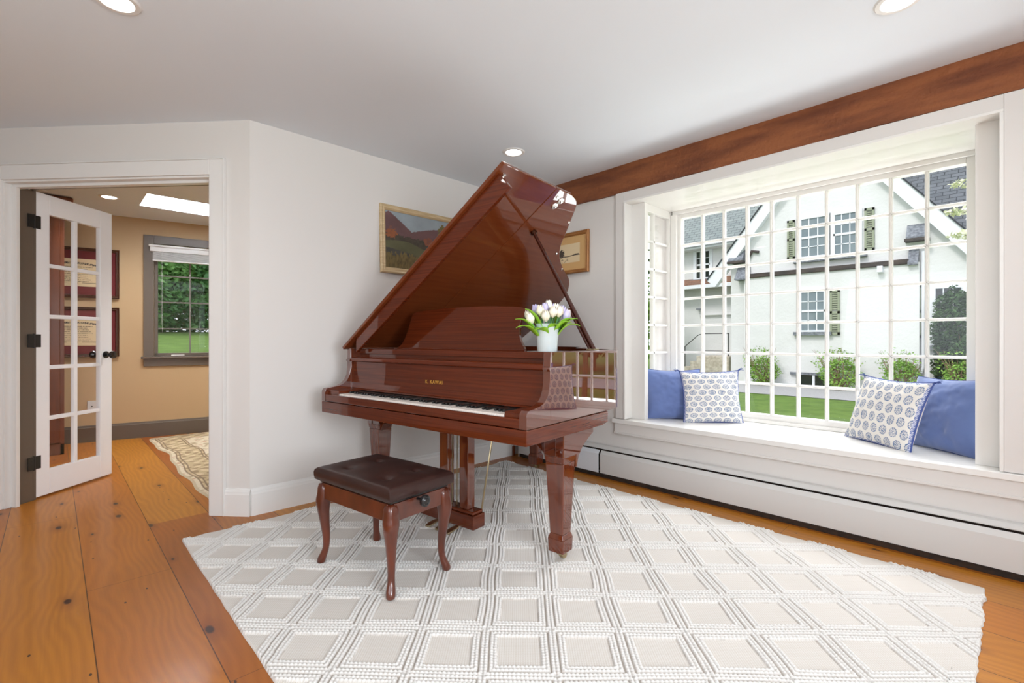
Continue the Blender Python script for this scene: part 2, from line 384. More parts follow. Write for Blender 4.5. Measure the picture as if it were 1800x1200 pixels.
# ---- bay window (window_1)
bay = sroot('window_1')
XF = 3.60
q = MB()                        # casing on the wall around the opening, thin backband
CS = 0.083
q.box((XW-.020, BY1+.014, .452), (XW, BY1+CS, 2.125)); 
q.box((XW-.020, BY0-CS, .452), (XW, BY0-.014, 2.125)); q.box((XW-.020, BY0-.014, BZ1+.014), (XW, BY1+.014, 2.125))
q.build('casing', trim_w, bay, bevel=.002)
q = MB(); q.box((XW-.025, BY1, .452), (XW+.07, BY1+.014, BZ1)); q.box((XW-.025, BY0-.014, .452), (XW+.07, BY0, BZ1)); q.box((XW-.025, BY0-.014, BZ1), (XW+.119, BY1+.014, BZ1+.0135))
q.build('casing_edge', bayw, bay, bevel=.002)
q = MB(); q.box((XW+.07, 1.836, BZ0), (XW+.119, BY1+.0135, 2.058)); q.box((XW+.07, BY0-.0135, BZ0), (XW+.119, .10, 2.058))
q.build('jamb_board', bayw, bay, bevel=.002)
q = MB(); q.box((XW+.121, BY0-.08, 2.062), (XF+.10, BY1+.05, 2.12)); q.build('bay_ceiling', bayw, bay)
q = MB(); q.box((XW-.035, BY0-.13, .418), (XW+.0, BY1+.11, .45)); q.box((XW, BY0, .415), (XF+.10, BY1, .45))
q.build('window_seat', bayw, bay, bevel=.004)
q = MB(); q.box((XW-.022, BY0-.12, .345), (XW, BY1+.09, .418)); q.box((XW-.028, BY0-.125, .338), (XW, BY1+.095, .352))
q.build('apron', trim_w, bay, bevel=.003)
# front frame
YL, YR, ZT, ZB = 1.795, 0.150, 2.003, 0.512
q = MB(); q.box((XF, YL, .45), (XF+.06, 1.93, 2.07)); q.box((XF, .04, .45), (XF+.06, YR, 2.07))
q.box((XF, YR, ZT), (XF+.06, YL, 2.07)); q.box((XF, YR, .45), (XF+.06, YL, ZB))
q.box((XF-.02, .10, 2.035), (XF, 1.86, 2.07)); q.box((XF-.015, YR-.03, .45), (XF, YL+.03, .475)); q.box((XF-.03, 1.82, .45), (XF, 1.87, 2.035))
q.build('window_frame', bayw, bay, bevel=.004)
q = MB(); NC, NR = 10, 7
for i in range(1, NC):
    y = YL + (YR-YL)*i/NC; q.box((XF+.012, y-.0095, ZB), (XF+.045, y+.0095, ZT)); q.box((XF+.004, y-.004, ZB), (XF+.012, y+.004, ZT))
for j in range(1, NR):
    z = ZB + (ZT-ZB)*j/NR; q.box((XF+.012, YR, z-.0085), (XF+.045, YL, z+.0085)); q.box((XF+.004, YR, z-.004), (XF+.012, YL, z+.004))
q.build('muntin_grid', bayw, bay, bevel=.002, seg=1)
MB().box((XF+.026, YR, ZB), (XF+.030, YL, ZT)).build('glass', glass, bay)
# side windows
for side, y0, y1 in (('left', 1.87, 1.93), ('right', .04, .09)):
    q = MB(); q.box((3.17, y0, .45), (3.21, y1, 2.07)); q.box((3.55, y0, .45), (XF, y1, 2.07)); q.box((3.21, y0, 2.003), (3.55, y1, 2.07)); q.box((3.21, y0, .45), (3.55, y1, ZB))
    q.build('side_frame', bayw, bay, bevel=.003)
    q = MB()
    for j in range(1, NR):
        z = ZB + (ZT-ZB)*j/NR; q.box((3.21, y0+.012, z-.0085), (3.55, y0+.04, z+.0085))
    q.box((3.330, y0+.012, ZB), (3.349, y0+.04, ZT)); 
    q.build('side_muntins', bayw, bay, bevel=.002, seg=1)
    MB().box((3.21, y0+.022, ZB), (3.55, y0+.026, ZT)).build('side_glass', glass, bay)
MB().box((3.345, 1.905, ZB), (3.55, 1.925, ZT)).build('fixed_side_panel', bayw, bay)
struct(MB().box((XF+.07, -.2, 2.13), (XF+.14, 2.2, 2.17)).build('trim_4', bayw))     # soffit outside above the bay

# ---- baseboards
def bb_profile(mb, f, L0, L1):
    prof = [(0, 0), (.016, 0), (.016, .125), (.013, .135), (.012, .142), (.007, .148), (.004, .158), (0, .16)]
    mb.prism(prof, lambda a, z, t: f(t, a, z), L0, L1)
q = MB(); bb_profile(q, lambda t, a, z: (t, YB-a, z), 0.835+.005, XW-.07); struct(q.build('baseboard_back', trim))
q = MB(); bb_profile(q, lambda t, a, z: dw(t, -a, z), -0.006, S0-.088); struct(q.build('baseboard_door', trim))
q = MB(); bb_profile(q, lambda t, a, z: dw(t, -a, z), S1+.09, 3.3); struct(q.build('baseboard_door_left', trim))
# ---- door casing and jamb
t1 = sroot('trim_1')
q = MB(); CW = .088
dbox(q, S0-CW, S0, -.018, 0, 0, HD+CW); dbox(q, S1, S1+CW, -.018, 0, 0, HD+CW); dbox(q, S0, S1, -.018, 0, HD, HD+CW)
dbox(q, S0-CW-.006, S0-CW, -.024, 0, 0, HD+CW+.006); dbox(q, S1+CW, S1+CW+.006, -.024, 0, 0, HD+CW+.006); dbox(q, S0-CW, S1+CW, -.024, 0, HD+CW, HD+CW+.006)
q.build('casing', trim, t1, bevel=.003)
q = MB(); dbox(q, S0, S0+.012, -.004, .055, 0, HD-.012); dbox(q, S1-.012, S1, -.004, .055, 0, HD-.012); dbox(q, S0, S1, -.004, .10, HD-.012, HD)
dbox(q, S0+.012, S0+.022, .022, .055, 0, HD-.03); dbox(q, S1-.048, S1-.012, .030, .052, 0, HD-.03); dbox(q, S0+.012, S1-.012, .035, .075, HD-.030, HD-.012)
q.build('jamb', trim, t1, bevel=.002)
q = MB(); dbox(q, S1-.014, S1, .056, WT+.006, 0, HD-.012); dbox(q, S0, S0+.010, .056, WT+.006, 0, HD-.012); dbox(q, S1-.014, S1+.06, WT+.006, WT+.026, 0, HD+.07); dbox(q, S0-.06, S1+.06, WT+.006, WT+.026, HD, HD+.07); dbox(q, S0-.06, S0, WT+.006, WT+.026, 0, HD+.07)
q.build('study_casing', taupe, t1, bevel=.002)

# ---- french door leaf: hinge at far edge of the left jamb, opened into the study
hp = Vector((-0.085, 4.360, 0)); HA = math.atan2(0.399, 0.408)
LW, LT, LH = 0.575, 0.036, 2.0
dr = sroot('door_1', hp, HA)
ST = .098; PT = 1.985-.115; PB = .175
q = MB(); q.box((0, 0, .012), (ST, LT, LH)); q.box((LW-ST, 0, .012), (LW, LT, LH)); q.box((ST, 0, PT), (LW-ST, LT, LH)); q.box((ST, 0, .012), (LW-ST, LT, PB))
q.build('door_frame', door_m, dr, bevel=.003)
q = MB(); q.box((LW/2-.013, .004, PB), (LW/2+.013, LT-.004, PT))
for j in range(1, 5):
    z = PB + (PT-PB)*j/5; q.box((ST, .004, z-.013), (LW-ST, LT-.004, z+.013))
q.build('muntin_grid', door_m, dr, bevel=.003)
MB().box((ST, .016, PB), (LW-ST, .020, PT)).build('glass', glass, dr)
for sgn, y in ((-1, 0), (1, LT)):
    q = MB().lathe([(0, 0), (.026, 0), (.026, .006), (.010, .012), (.010, .035), (.022, .042), (.029, .055), (.026, .068), (.012, .074), (0, .075)], (LW-.055, y, .925), (0, sgn, 0))
    q.build('door_knob', blackv, dr, smooth=True)
for z in (1.80, 1.03, .24):
    q = MB(); q.box((-.001, -.003, z-.042), (.038, .0, z+.042)); q.box((-.003, -.003, z-.042), (-.0005, LT-.004, z+.042)); q.tube([(-.006, -.003, z-.046), (-.006, -.003, z+.046)], .0065)
    q.box((-.048, -.008, z-.042), (-.006, -.004, z+.042))
    q.build('hinge', black, dr, smooth=True)

# ---- recessed ceiling lights
warm = mat('lamp_lens', (1, 1, 1, 1), 0.5, emit=((1.0, 0.97, 0.92, 1), 14.0))
def can(x, y, label, e=2.2):
    t = thing('recessed_light', label, 'ceiling light', (x, y, H))
    q = MB().lathe([(.052, -.001), (.056, -.006), (.072, -.006), (.078, 0)], (0, 0, 0)); q.build('trim_ring', trim, t, smooth=True)
    q = MB().lathe([(0, -.002), (.053, -.002)], (0, 0, 0)); q.build('lamp_lens', warm, t)
    l = light('downlight', 'SPOT', (x, y, H-.03), e*1.6, (1.0, 0.96, 0.91), .05, direction=(0, 0, -1), spot=math.radians(140))
can(2.285, 2.353, 'round recessed ceiling light above the raised piano lid')
can(0.176, 2.361, 'round recessed ceiling light cut by the top left edge of the photo')
can(2.326, 0.285, 'round recessed ceiling light cut by the top right edge of the photo')
can(0.367, 5.63, 'round recessed ceiling light in the tan study beyond the doorway', 6)
can(1.9, 4.75, 'added unseen recessed ceiling light in the study, brightening the open door', 34)  # extra fixture added out of view to light the door face
can(0.25, 0.25, 'round recessed ceiling light directly over the camera, outside the photo')

# ---- baseboard heater on the window wall
ht = thing('baseboard_heater', 'long white baseboard radiator cover along the wall below the bay window', 'heater', (0, 0, 0))
def hsec(y0, y1, m, dx=0.0):
    q = MB(); prof = [(XW-.070+dx, .032), (XW-.066+dx, .032), (XW-.066+dx, .172), (XW-.050, .198), (XW-.054, .200), (XW-.070+dx, .174)]
    q.prism(prof, lambda x, z, t: (x, t, z), y0, y1); return q.build('front_panel', m, ht)
hsec(-2.1, 2.13, heater_m); hsec(2.145, 2.60, mat('heater_enamel_new', srgb(228, 230, 234), .3), -.003); hsec(2.61, 3.0, heater_m)
q = MB(); q.prism([(XW-.004, .235), (XW-.030, .232), (XW-.046, .214), (XW-.046, .209), (XW-.028, .226), (XW-.004, .228)], lambda x, z, t: (x, t, z), -2.1, 3.0); q.build('top_cap', heater_m, ht)
MB().box((XW-.006, -2.1, .03), (XW-.002, 3.0, .229)).build('back_plate', dark_gap, ht)
q = MB(); q.tube([(XW-.035, -2.1, .07), (XW-.035, 3.0, .07)], .012); q.box((XW-.058, -2.0, .085), (XW-.012, 2.9, .14)); q.box((XW-.066, -2.1, .0), (XW-.010, 3.0, .028)); q.build('fins_and_gap_shade', dark_gap, ht)  # lowest box: dark strip standing in for shade in the gap below
MB().box((XW-.066, 3.0, .0), (XW-.002, 3.012, .235)).build('end_cap', heater_m, ht)
struct(MB().box((XW-.085, YB-.035, 0), (XW-.067, YB-.017, .085)).build('trim_3', bookwood))

# ================================================================== RUG
def rug_h(x, y):
    """height & cord mask from diamond lattice"""
    a, bb = 0.1645, 0.1655
    xx = x + 0.004*np.sin(y*7+1)+0.0025*np.sin(y*17+x*5); yy = y + 0.004*np.sin(x*8)+0.0025*np.sin(x*15+y*6)
    p = ((xx-.615)/a + (yy-2.77)/bb)/2; q = ((xx-.615)/a - (yy-2.77)/bb)/2
    per = 2*a*bb/math.hypot(a, bb)          # perpendicular spacing of lattice lines
    dp = np.abs(p-np.round(p))*per; dq = np.abs(q-np.round(q))*per
    d = np.minimum(dp, dq); along = np.where(dp < dq, q, p)*per
    rows = np.zeros_like(x)
    inring = (np.minimum(dp, dq) > .0165)
    # thread rows centred at given distances from the lattice line
    mask = np.zeros_like(x)
    def bead(dist, al, c, wdt):
        cs = np.clip(1-((dist-c)/(wdt/2))**2, 0, 1)
        ph = np.floor((dist*0+c)*997)*0.3
        return np.sqrt(cs)*(0.40+0.60*np.abs(np.sin(PI*al/0.0135+ph))**.6)
    mask = np.maximum(bead(d, along, .0068, .0128), 0)
    for c in (.0245, .0375): mask = np.maximum(mask, np.where(inring, bead(d, along, c, .0128), 0))
    field = (d > .044)
    return mask, field
RX0, RX1, RY0, RY1 = 0.478, 2.782, 0.060, 2.950
def rug_pos(u, v):
    x = RX0 + u*(RX1-RX0); y = RY0 + v*(RY1-RY0)
    mask, field = rug_h(x, y)
    e = np.minimum(np.minimum(x-RX0, RX1-x), np.minimum(y-RY0, RY1-y))
    weave = 0.0008*np.abs(np.sin((x+y)*PI/0.011))*np.abs(np.sin((x-y)*PI/0.011))
    z = 0.006 + 0.0085*mask + weave + 0.002*fbm(x*4, y*4, 3, 5)
    # rumple under the front right caster
    r2 = ((x-1.74)**2 + (y-1.37)**2); z = z + 0.006*np.exp(-r2/0.004)
    z = np.where(e < 0.0025, 0.001, z)
    wob = 0.010*(fbm(y*6, x*0+3, 3, 1)-.5)
    x2 = x + np.where(u < .02, wob, 0) + np.where(u > .98, 0.008*(fbm(y*45, x*0+9, 2, 2)-.5), 0)
    y2 = y + np.where(v < .02, 0.022*(fbm(x*18, y*0+4, 2, 3)-.5), 0) + np.where(v > .98, 0.012*(fbm(x*12, y*0+7, 2, 4)-.5), 0)
    return x2, y2, z
def rug_col(u, v):
    x = RX0 + u*(RX1-RX0); y = RY0 + v*(RY1-RY0); mask, field = rug_h(x, y)
    cord = L3(229, 225, 220); ground = L3(206, 195, 183); groove_shade = L3(186, 176, 166)  # third colour: shade in the grooves between cords, put into the pigment
    w = np.abs(np.sin((x+y)*PI/0.011))*np.abs(np.sin((x-y)*PI/0.011))
    g = ground[None]*(1-w[:, None]) + cord[None]*w[:, None]
    g = np.where(field[:, None], g, groove_shade[None])
    k = np.clip(mask*1.8-.25, 0, 1)[:, None]
    return g*(1-k) + cord[None]*k
rug_m = attr_mat('rug_wool', 0.95, bump=(900, 0.3, 0.001), sheen=0.2)
rug = pigment_grid('area_rug', 760, 950, rug_pos, rug_col, rug_m)
tag(rug, 'large ivory wool rug with raised beaded diamond pattern under the piano and bench', 'rug')

# ================================================================== GRAND PIANO
P0 = Vector((1.151, 2.824, 0.0)); PTH = math.radians(-82.35)
pn = thing('grand_piano', 'glossy mahogany grand piano with raised lid standing on the ivory rug', 'piano', P0, PTH)
PW = 1.517; RB = .675; RT = .983
def smooth_poly(pts, n=6):
    """Catmull-Rom through an open list"""
    P = [pts[0]] + pts + [pts[-1]]; out = []
    for i in range(1, len(P)-2):
        for k in range(n):
            t = k/n; p0, p1, p2, p3 = P[i-1], P[i], P[i+1], P[i+2]
            out.append(tuple(0.5*((2*p1[j]) + (-p0[j]+p2[j])*t + (2*p0[j]-5*p1[j]+4*p2[j]-p3[j])*t*t + (-p0[j]+3*p1[j]-3*p2[j]+p3[j])*t**3) for j in range(2)))
    out.append(pts[-1]); return out
curve = smooth_poly([(PW, .74), (PW-.012, .83), (PW-.07, .915), (PW-.16, .975), (PW-.27, 1.045), (PW-.37, 1.12), (PW-.46, 1.23), (PW-.53, 1.36), (.905, 1.55), (.83, 1.66), (.72, 1.745), (.56, 1.80), (.36, 1.825), (.12, 1.825), (.03, 1.81), (0, 1.77)])
outer = [(PW, .172)] + curve + [(0, .172)]
# inner outline offset
def offset(pl, d):
    out = []; n = len(pl)
    for i in range(n):
        a = Vector(pl[max(i-1, 0)]); b_ = Vector(pl[min(i+1, n-1)]); t = (b_-a).normalized(); nrm = Vector((-t.y, t.x)); p = Vector(pl[i]) + nrm*d; out.append((p.x, p.y))
    return out
inner = offset(outer, .038)
inner[0] = (PW-.038, .172); inner[-1] = (.038, .172)
q = MB(); n = len(outer)
vs = [(x, y, RB) for x, y in outer] + [(x, y, RT) for x, y in outer] + [(x, y, RT) for x, y in inner] + [(x, y, RB) for x, y in inner]
fs = []
for i in range(n-1):
    for k in range(4):
        k2 = (k+1) % 4; fs.append((k*n+i, k*n+i+1, k2*n+i+1, k2*n+i))
fs += [(0, n, 2*n, 3*n), (n-1, 4*n-1, 3*n-1, 2*n-1)]
q.add(vs, fs); q.build('rim', maho_v, pn, smooth=True, bevel=.003)
# arms
armp = [(0, .675), (0, .728), (.004, .742), (.014, .750), (.05, .754), (.095, .760), (.125, .772), (.148, .792), (.162, .82), (.170, .86), (.170, .900), (.162, .910), (.165, .918), (.171, .920), (.172, .983), (.30, .983), (.30, .675)]
for x0 in (0, PW-.036):
    q = MB(); q.prism([p for p in armp if p[0] < .29] + [(.1725, .675)], lambda y, z, t: (t, y, z), x0, x0+.036); q.build('arm', maho_v, pn, bevel=.002)
# keybed tier
q = MB(); q.prism([(0, .608), (0, .672), (.70, .672), (.70, .618), (.64, .608)], lambda y, z, t: (t, y, z), 0, PW); q.build('keybed', maho_u, pn, bevel=.0025)
MB().box((.036, .002, .675), (PW-.036, .018, .716)).build('key_slip', maho_u, pn, bevel=.004)
for x0, x1 in ((.036, .152), (1.388, PW-.036)):
    MB().box((x0, .019, .675), (x1, .166, .738)).build('key_block', maho_u, pn, bevel=.003)
# keys
K0, K1 = .155, 1.385; kw = (K1-K0)/52
wk = MB().box((0, .020, .700), (kw-.0012, .19, .7235)).build('white_key', ivory, pn, bevel=.001, seg=1); wk.location = (K0, 0, 0)
for i in range(1, 52):
    k = wk.copy(); C.objects.link(k); k.parent = pn; k.location = (K0 + i*kw, 0, 0)
bkm = MB(); bkm.prism([(.070, .724), (.076, .7345), (.19, .7355), (.19, .724)], lambda y, z, t: (t, y, z), -.0055, .0055)
bk = None
for i in range(51):
    note = (i + 5) % 7            # A=5 with C=0
    if note in (2, 6): continue
    x = K0 + (i+1)*kw
    if bk is None: bk = bkm.build('black_key', ebony, pn, bevel=.0015); k = bk
    else: k = bk.copy(); C.objects.link(k); k.parent = pn
    k.location = (x, 0, 0)
# fallboard
fb = [(.150, .7375), (.158, .7365), (.176, .745), (.188, .775), (.192, .82), (.192, .905), (.215, .905), (.215, .7375)]
q = MB(); q.prism(fb, lambda y, z, t: (t, y, z), .037, PW-.037); q.build('fallboard', maho_u, pn, bevel=.001)
q = MB(); q.prism([(.176, .902), (.170, .908), (.172, .926), (.180, .932), (.24, .932), (.24, .902)], lambda y, z, t: (t, y, z), .037, PW-.037); q.build('fallboard_rail', maho_u, pn, bevel=.002)
# music shelf and desk
q = MB(); q.box((.037, .225, .951), (PW-.037, .245, .981)); q.box((.037, .245, .960), (.26, .60, .981)); q.box((1.26, .245, .960), (PW-.037, .47, .981)); q.box((.26, .245, .951), (1.26, .47, .976))
q.build('music_shelf', maho_u, pn, bevel=.002)
MB().box((.037, .24, .700), (PW-.037, .26, .950)).build('pin_block_front', maho_u, pn)
dl = [(.262, .978), (.272, .990), (.305, 1.015), (.332, 1.055), (.352, 1.10), (.366, 1.15), (.380, 1.192)]
dt = [(.42, 1.204), (.60, 1.213), (.76, 1.216), (1.0, 1.213), (1.10, 1.207), (1.19, 1.200), (1.232, 1.192)]
drr = [(1.236, 1.180), (1.228, 1.160), (1.214, 1.140), (1.207, 1.115), (1.204, 1.085), (1.207, 1.055), (1.218, 1.028), (1.232, 1.008), (1.243, .992), (1.240, .978)]
desk = smooth_poly(dl, 4) + smooth_poly(dt, 3) + smooth_poly(drr, 4)
q = MB(); q.prism(desk, lambda x, z, t: (x, t + (z-.978)*0.10, z), .350, .366); q.build('music_desk', maho_u, pn, bevel=.003)
q = MB(); q.box((.25, .335, .977), (1.26, .349, .988)); q.build('desk_ledge', maho_u, pn, bevel=.002)
# interior: soundboard, iron plate, strings, dampers, pins
inn = [p for p in offset(outer, .040)]; inn = [(min(max(x, .04), PW-.04), max(y, .26)) for x, y in inn]
q = MB(); q.prism(inn, lambda x, y, t: (x, y, t), .800, .806); q.build('soundboard', spruce, pn)
q = MB(); q.prism(inn, lambda x, y, t: (x, y, t), .690, .698); q.build('case_bottom', felt, pn)
q = MB()
i2 = offset(outer, .095); o2 = offset(outer, .042)
m_ = len(o2); rr = [i for i in range(m_) if .40 < i2[i][1] and o2[i][1] > .40]
vs = []; fs = []
for i in rr: vs += [(o2[i][0], o2[i][1], .890), (i2[i][0], i2[i][1], .890), (i2[i][0], i2[i][1], .902), (o2[i][0], o2[i][1], .902)]
for k in range(len(rr)-1):
    for j in range(4): j2 = (j+1) % 4; fs.append((k*4+j, (k+1)*4+j, (k+1)*4+j2, k*4+j2))
q.add(vs, fs); q.box((.05, .30, .890), (PW-.05, .50, .902))
for (xa, ya, xb, yb) in ((.30, .5, .26, 1.74), (.58, .5, .50, 1.73), (.86, .5, .80, 1.60), (1.12, .5, 1.07, 1.15), (1.30, .5, 1.27, 1.0), (.06, .5, .06, 1.74)):
    q.prism([(xa-.014, ya), (xa+.014, ya), (xb+.014, yb), (xb-.014, yb)], lambda x, y, t: (x, y, t), .885, .925)
q.build('iron_plate', goldp, pn, bevel=.003)
q = MB()
for i in range(110):
    x0 = .09 + (PW-.18)*i/109
    yl = 1.70 if x0 < .62 else (1.70 - (x0-.62)*1.15 if x0 < 1.1 else 1.13-(x0-1.1)*.7)
    xe = x0 - (.10 if x0 > .5 else -.22)*(yl-.45)*.4
    q.tube([(x0, .46, .912), (xe, yl-.06, .912)], .0011, seg=4, cap=False)
tag(q.build('strings', steel, pn), kind='stuff')
q = MB()
for i in range(110):
    for r_ in range(2):
        x0 = .09 + (PW-.18)*(i+.5*r_)/109; q.tube([(x0, .33+.045*r_, .902), (x0, .33+.045*r_, .932)], .003, seg=5)
tag(q.build('tuning_pins', steel, pn), kind='stuff')
MB().box((.09, .53, .915), (1.15, .56, .945)).build('damper_row', felt, pn)
# lid : hinged along the spine, raised
LA = math.radians(34.7); cA, sA = math.cos(LA), math.sin(LA)
def lidp(s, t, h): return (s*cA - h*sA, t, .986 + s*sA + h*cA)       # h = above underside
tail = smooth_poly([(1.519, .785), (1.500, .862), (1.462, .915), (1.378, .977), (1.271, 1.053), (1.177, 1.118), (1.087, 1.216), (1.006, 1.351), (.95, 1.47), (.906, 1.575), (.84, 1.67), (.735, 1.765), (.576, 1.822), (.36, 1.848), (.10, 1.848), (0.0, 1.83), (-.018, 1.78)], 6)
SM = .640
q = MB(); q.prism([(-.018, .150), (1.519, .185), (1.519, SM-.0015), (-.018, SM-.0015)], lambda s, t, h: lidp(s, t, h), 0, .020); q.build('lid_front_flap', maho_l, pn, bevel=.004)
q = MB(); q.prism([(1.519, SM+.0015)] + tail + [(-.018, SM+.0015)], lambda s, t, h: lidp(s, t, h), 0, .020); q.build('lid', maho_l, pn, bevel=.004)
q = MB(); q.prism([(.11, 0), (1.465, 0), (1.475, -.10), (.06, -.075)], lambda s, h, t: lidp(s, t + .0228*s, h), .170, .192); q.build('lid_lip', maho_u, pn, bevel=.003)
for s in (.06, .2, .35, .55, .78, 1.02, 1.25, 1.47):
    q = MB(); c_ = Vector(lidp(s, .235, -.006)); q.lathe([(0, -.002), (.008, -.002), (.009, .006)], c_, (-sA, 0, cA), 14); q.build('lid_bumper', chrome, pn, smooth=True)
for s, t in ((1.416, .741), (1.458, .75)):
    q = MB(); q.lathe([(0, -.012), (.006, -.012), (.008, -.006), (.020, -.004), (.022, 0)], lidp(s, t, -.001), (-sA, 0, cA), 18); q.build('lid_knob', chrome, pn, smooth=True)
for s, t in ((1.47, .70), (1.35, .98), (1.1, 1.16), (.98, 1.38)):
    q = MB(); q.lathe([(0, -.004), (.007, -.004), (.009, 0)], lidp(s, t, -.001), (-sA, 0, cA), 14); q.build('lid_bumper', chrome, pn, smooth=True)
# prop
prop_m = mat('dark_mahogany', (0.06, 0.014, 0.008, 1), .3, coat=1.0)
pf = Vector((1.462, .655, .985)); pt_ = Vector(lidp(1.212, .765, -.010))
q = MB(); q.tube([pf, pf + (pt_-pf)*.5, pt_], [.0125, .0115, .0105], 12)
q.build('lid_prop', prop_m, pn, smooth=True)
ps = pf + Vector((-.022, -.004, 0)); q = MB(); q.tube([ps, ps + (pt_-pf)*.32], .008, 10); q.build('short_prop', prop_m, pn, smooth=True)
q = MB(); q.lathe([(0, -.012), (.018, -.012), (.020, -.004), (.020, .004), (.012, .010)], pt_, (-sA, 0, cA), 18); q.build('prop_cup', mat('dark_bronze', (.12, .05, .03, 1), .3, metal=1), pn, smooth=True)
q = MB(); q.box((pf.x-.035, pf.y-.02, .983), (pf.x+.012, pf.y+.03, .990)); q.build('prop_base', brass, pn, bevel=.002)
# legs
def leg(cx, cy, arch):
    l = MB()

    l.frustum((cx, cy, .055), (.040, .040), (cx, cy, .118), (.043, .043))
    l.frustum((cx, cy, .118), (.043, .043), (cx, cy, .140), (.035, .035))
    l.frustum((cx, cy, .140), (.035, .035), (cx, cy, .470), (.050, .050))
    l.frustum((cx, cy, .470), (.050, .050), (cx, cy, .500), (.0545, .0545))
    o = l.build('leg', maho_z, pn, bevel=.003)
    k = MB()
    k.frustum((cx, cy, .500), (.0545, .0545), (cx, cy, .606), (.056, .056))
    if arch:
        sg = arch
        xo = cx + sg*.0555
        # long curved bracket towards the back
        pr = [(cy-.06, .606), (cy+.215, .606), (cy+.215, .580), (cy+.17, .560), (cy+.11, .525), (cy+.075, .490), (cy+.058, .44), (cy+.05, .44), (cy+.05, .50), (cy-.06, .50)]
        k.prism(pr, lambda y, z, t: (t, y, z), xo - sg*.045, xo)
        xi = cx - sg*.053
        pr = [(xi+sg*.02, .606), (xi-sg*.16, .606), (xi-sg*.16, .560), (xi-sg*.12, .552), (xi-sg*.06, .535), (xi-sg*.02, .505), (xi, .46), (xi+sg*.02, .46)]
        k.prism(pr, lambda x, z, t: (x, t, z), cy-.035, cy+.035)
    k.build('leg_bracket', maho_v, o, bevel=.003)
    ca = MB(); ca.frustum((cx, cy, .048), (.022, .022), (cx, cy, .056), (.024, .024)); ca.tube([(cx, cy, .05), (cx, cy, .036)], .009)
    ca.prism([(cy-.008, .046), (cy+.020, .046), (cy+.034, .030), (cy+.026, .016), (cy+.012, .024), (cy-.008, .036)], lambda y, z, t: (t, y, z), cx-.016, cx-.012)
    ca.prism([(cy-.008, .046), (cy+.020, .046), (cy+.034, .030), (cy+.026, .016), (cy+.012, .024), (cy-.008, .036)], lambda y, z, t: (t, y, z), cx+.012, cx+.016)
    ca.tube([(cx-.011, cy+.022, .0285), (cx+.011, cy+.022, .0285)], .0165, 20)
    co = ca.build('caster', brass, o, smooth=True)
    return o
leg(1.442, .366, 1); leg(.070, .366, -1); tl = leg(.44, 1.57, 0)
MB().box((.30, 1.47, .606), (.60, 1.68, .674)).build('leg_block', maho_v, pn)
# beams underneath
q = MB()
for (xa, ya, xb, yb) in ((.2, .7, .35, 1.6), (.75, .7, .60, 1.6), (1.25, .7, .85, 1.4)):
    q.prism([(xa-.04, ya), (xa+.04, ya), (xb+.04, yb), (xb-.04, yb)], lambda x, y, t: (x, y, t), .610, .690)
q.build('under_beams', maho_v, pn)
# lyre
q = MB(); q.box((.565, .272, .056), (.975, .362, .128)); q.build('lyre_box', maho_u, pn, bevel=.004)
q = MB(); q.box((.572, .278, .128), (.968, .356, .146)); q.build('lyre_moulding', maho_u, pn, bevel=.007, seg=3)
for x0 in (.705, .825):
    MB().box((x0-.028, .292, .146), (x0+.028, .348, .606)).build('lyre_column', maho_z, pn, bevel=.003) if False else None
for xc in (.735, .888):
    MB().box((xc-.030, .290, .146), (xc+.030, .344, .607)).build('lyre_column', maho_z, pn, bevel=.003)
for xc, xo in ((.95, .0), (.60, 0)):
    q = MB(); q.tube([(xc, .362, .130), (xc+xo, .475, .607)], .0048, 8); q.build('lyre_brace', brass, pn, smooth=True)
for xc in (.775, .812, .845):
    q = MB(); q.tube([(xc, .318, .14), (xc, .322, .607)], .0028, 8); q.build('pedal_rod', brass, pn, smooth=True)
for xc in (.715, .790, .865):
    q = MB(); pts = []
    for k in range(9):
        a = k/8; pts.append((a, .009 + .0085*math.sin(a*PI*.75)))
    top = [(xc - w_, .275-.085*a) for a, w_ in pts]; bot = [(xc + w_, .275-.085*a) for a, w_ in pts][::-1]
    q.prism(top + bot, lambda x, y, t: (x, y, t + .012*math.cos((.275-y)/.085*PI/2)), .038, .048); q.build('pedal', brass, pn, smooth=True, bevel=.003)
# lettering
def text_mesh(body, size, m, parent, extrude=.0006):
    cu = bpy.data.curves.new('lettering', 'FONT'); cu.body = body; cu.size = size; cu.extrude = extrude; cu.align_x = 'CENTER'; cu.space_character = 1.12
    o = bpy.data.objects.new('lettering', cu); C.objects.link(o)
    dg = bpy.context.evaluated_depsgraph_get(); me = bpy.data.meshes.new_from_object(o.evaluated_get(dg)); bpy.data.objects.remove(o)
    me.materials.clear(); me.materials.append(m); r = bpy.data.objects.new('lettering', me); C.objects.link(r); r.parent = parent; return r
tx = text_mesh('K. KAWAI', .0275, gold_letter, pn); tx.location = (.768, .1905, .8045); tx.rotation_euler = (PI/2, 0, 0)
# the flip-side hinge buttons on the arms omitted; small brass screws on fallboard front
for x in (.10, .13):
    q = MB().lathe([(0, -.003), (.004, -.003), (.005, 0)], (x, .21, .984), (0, 0, -1), 10); q.build('hinge_pin', brass, pn, smooth=True)

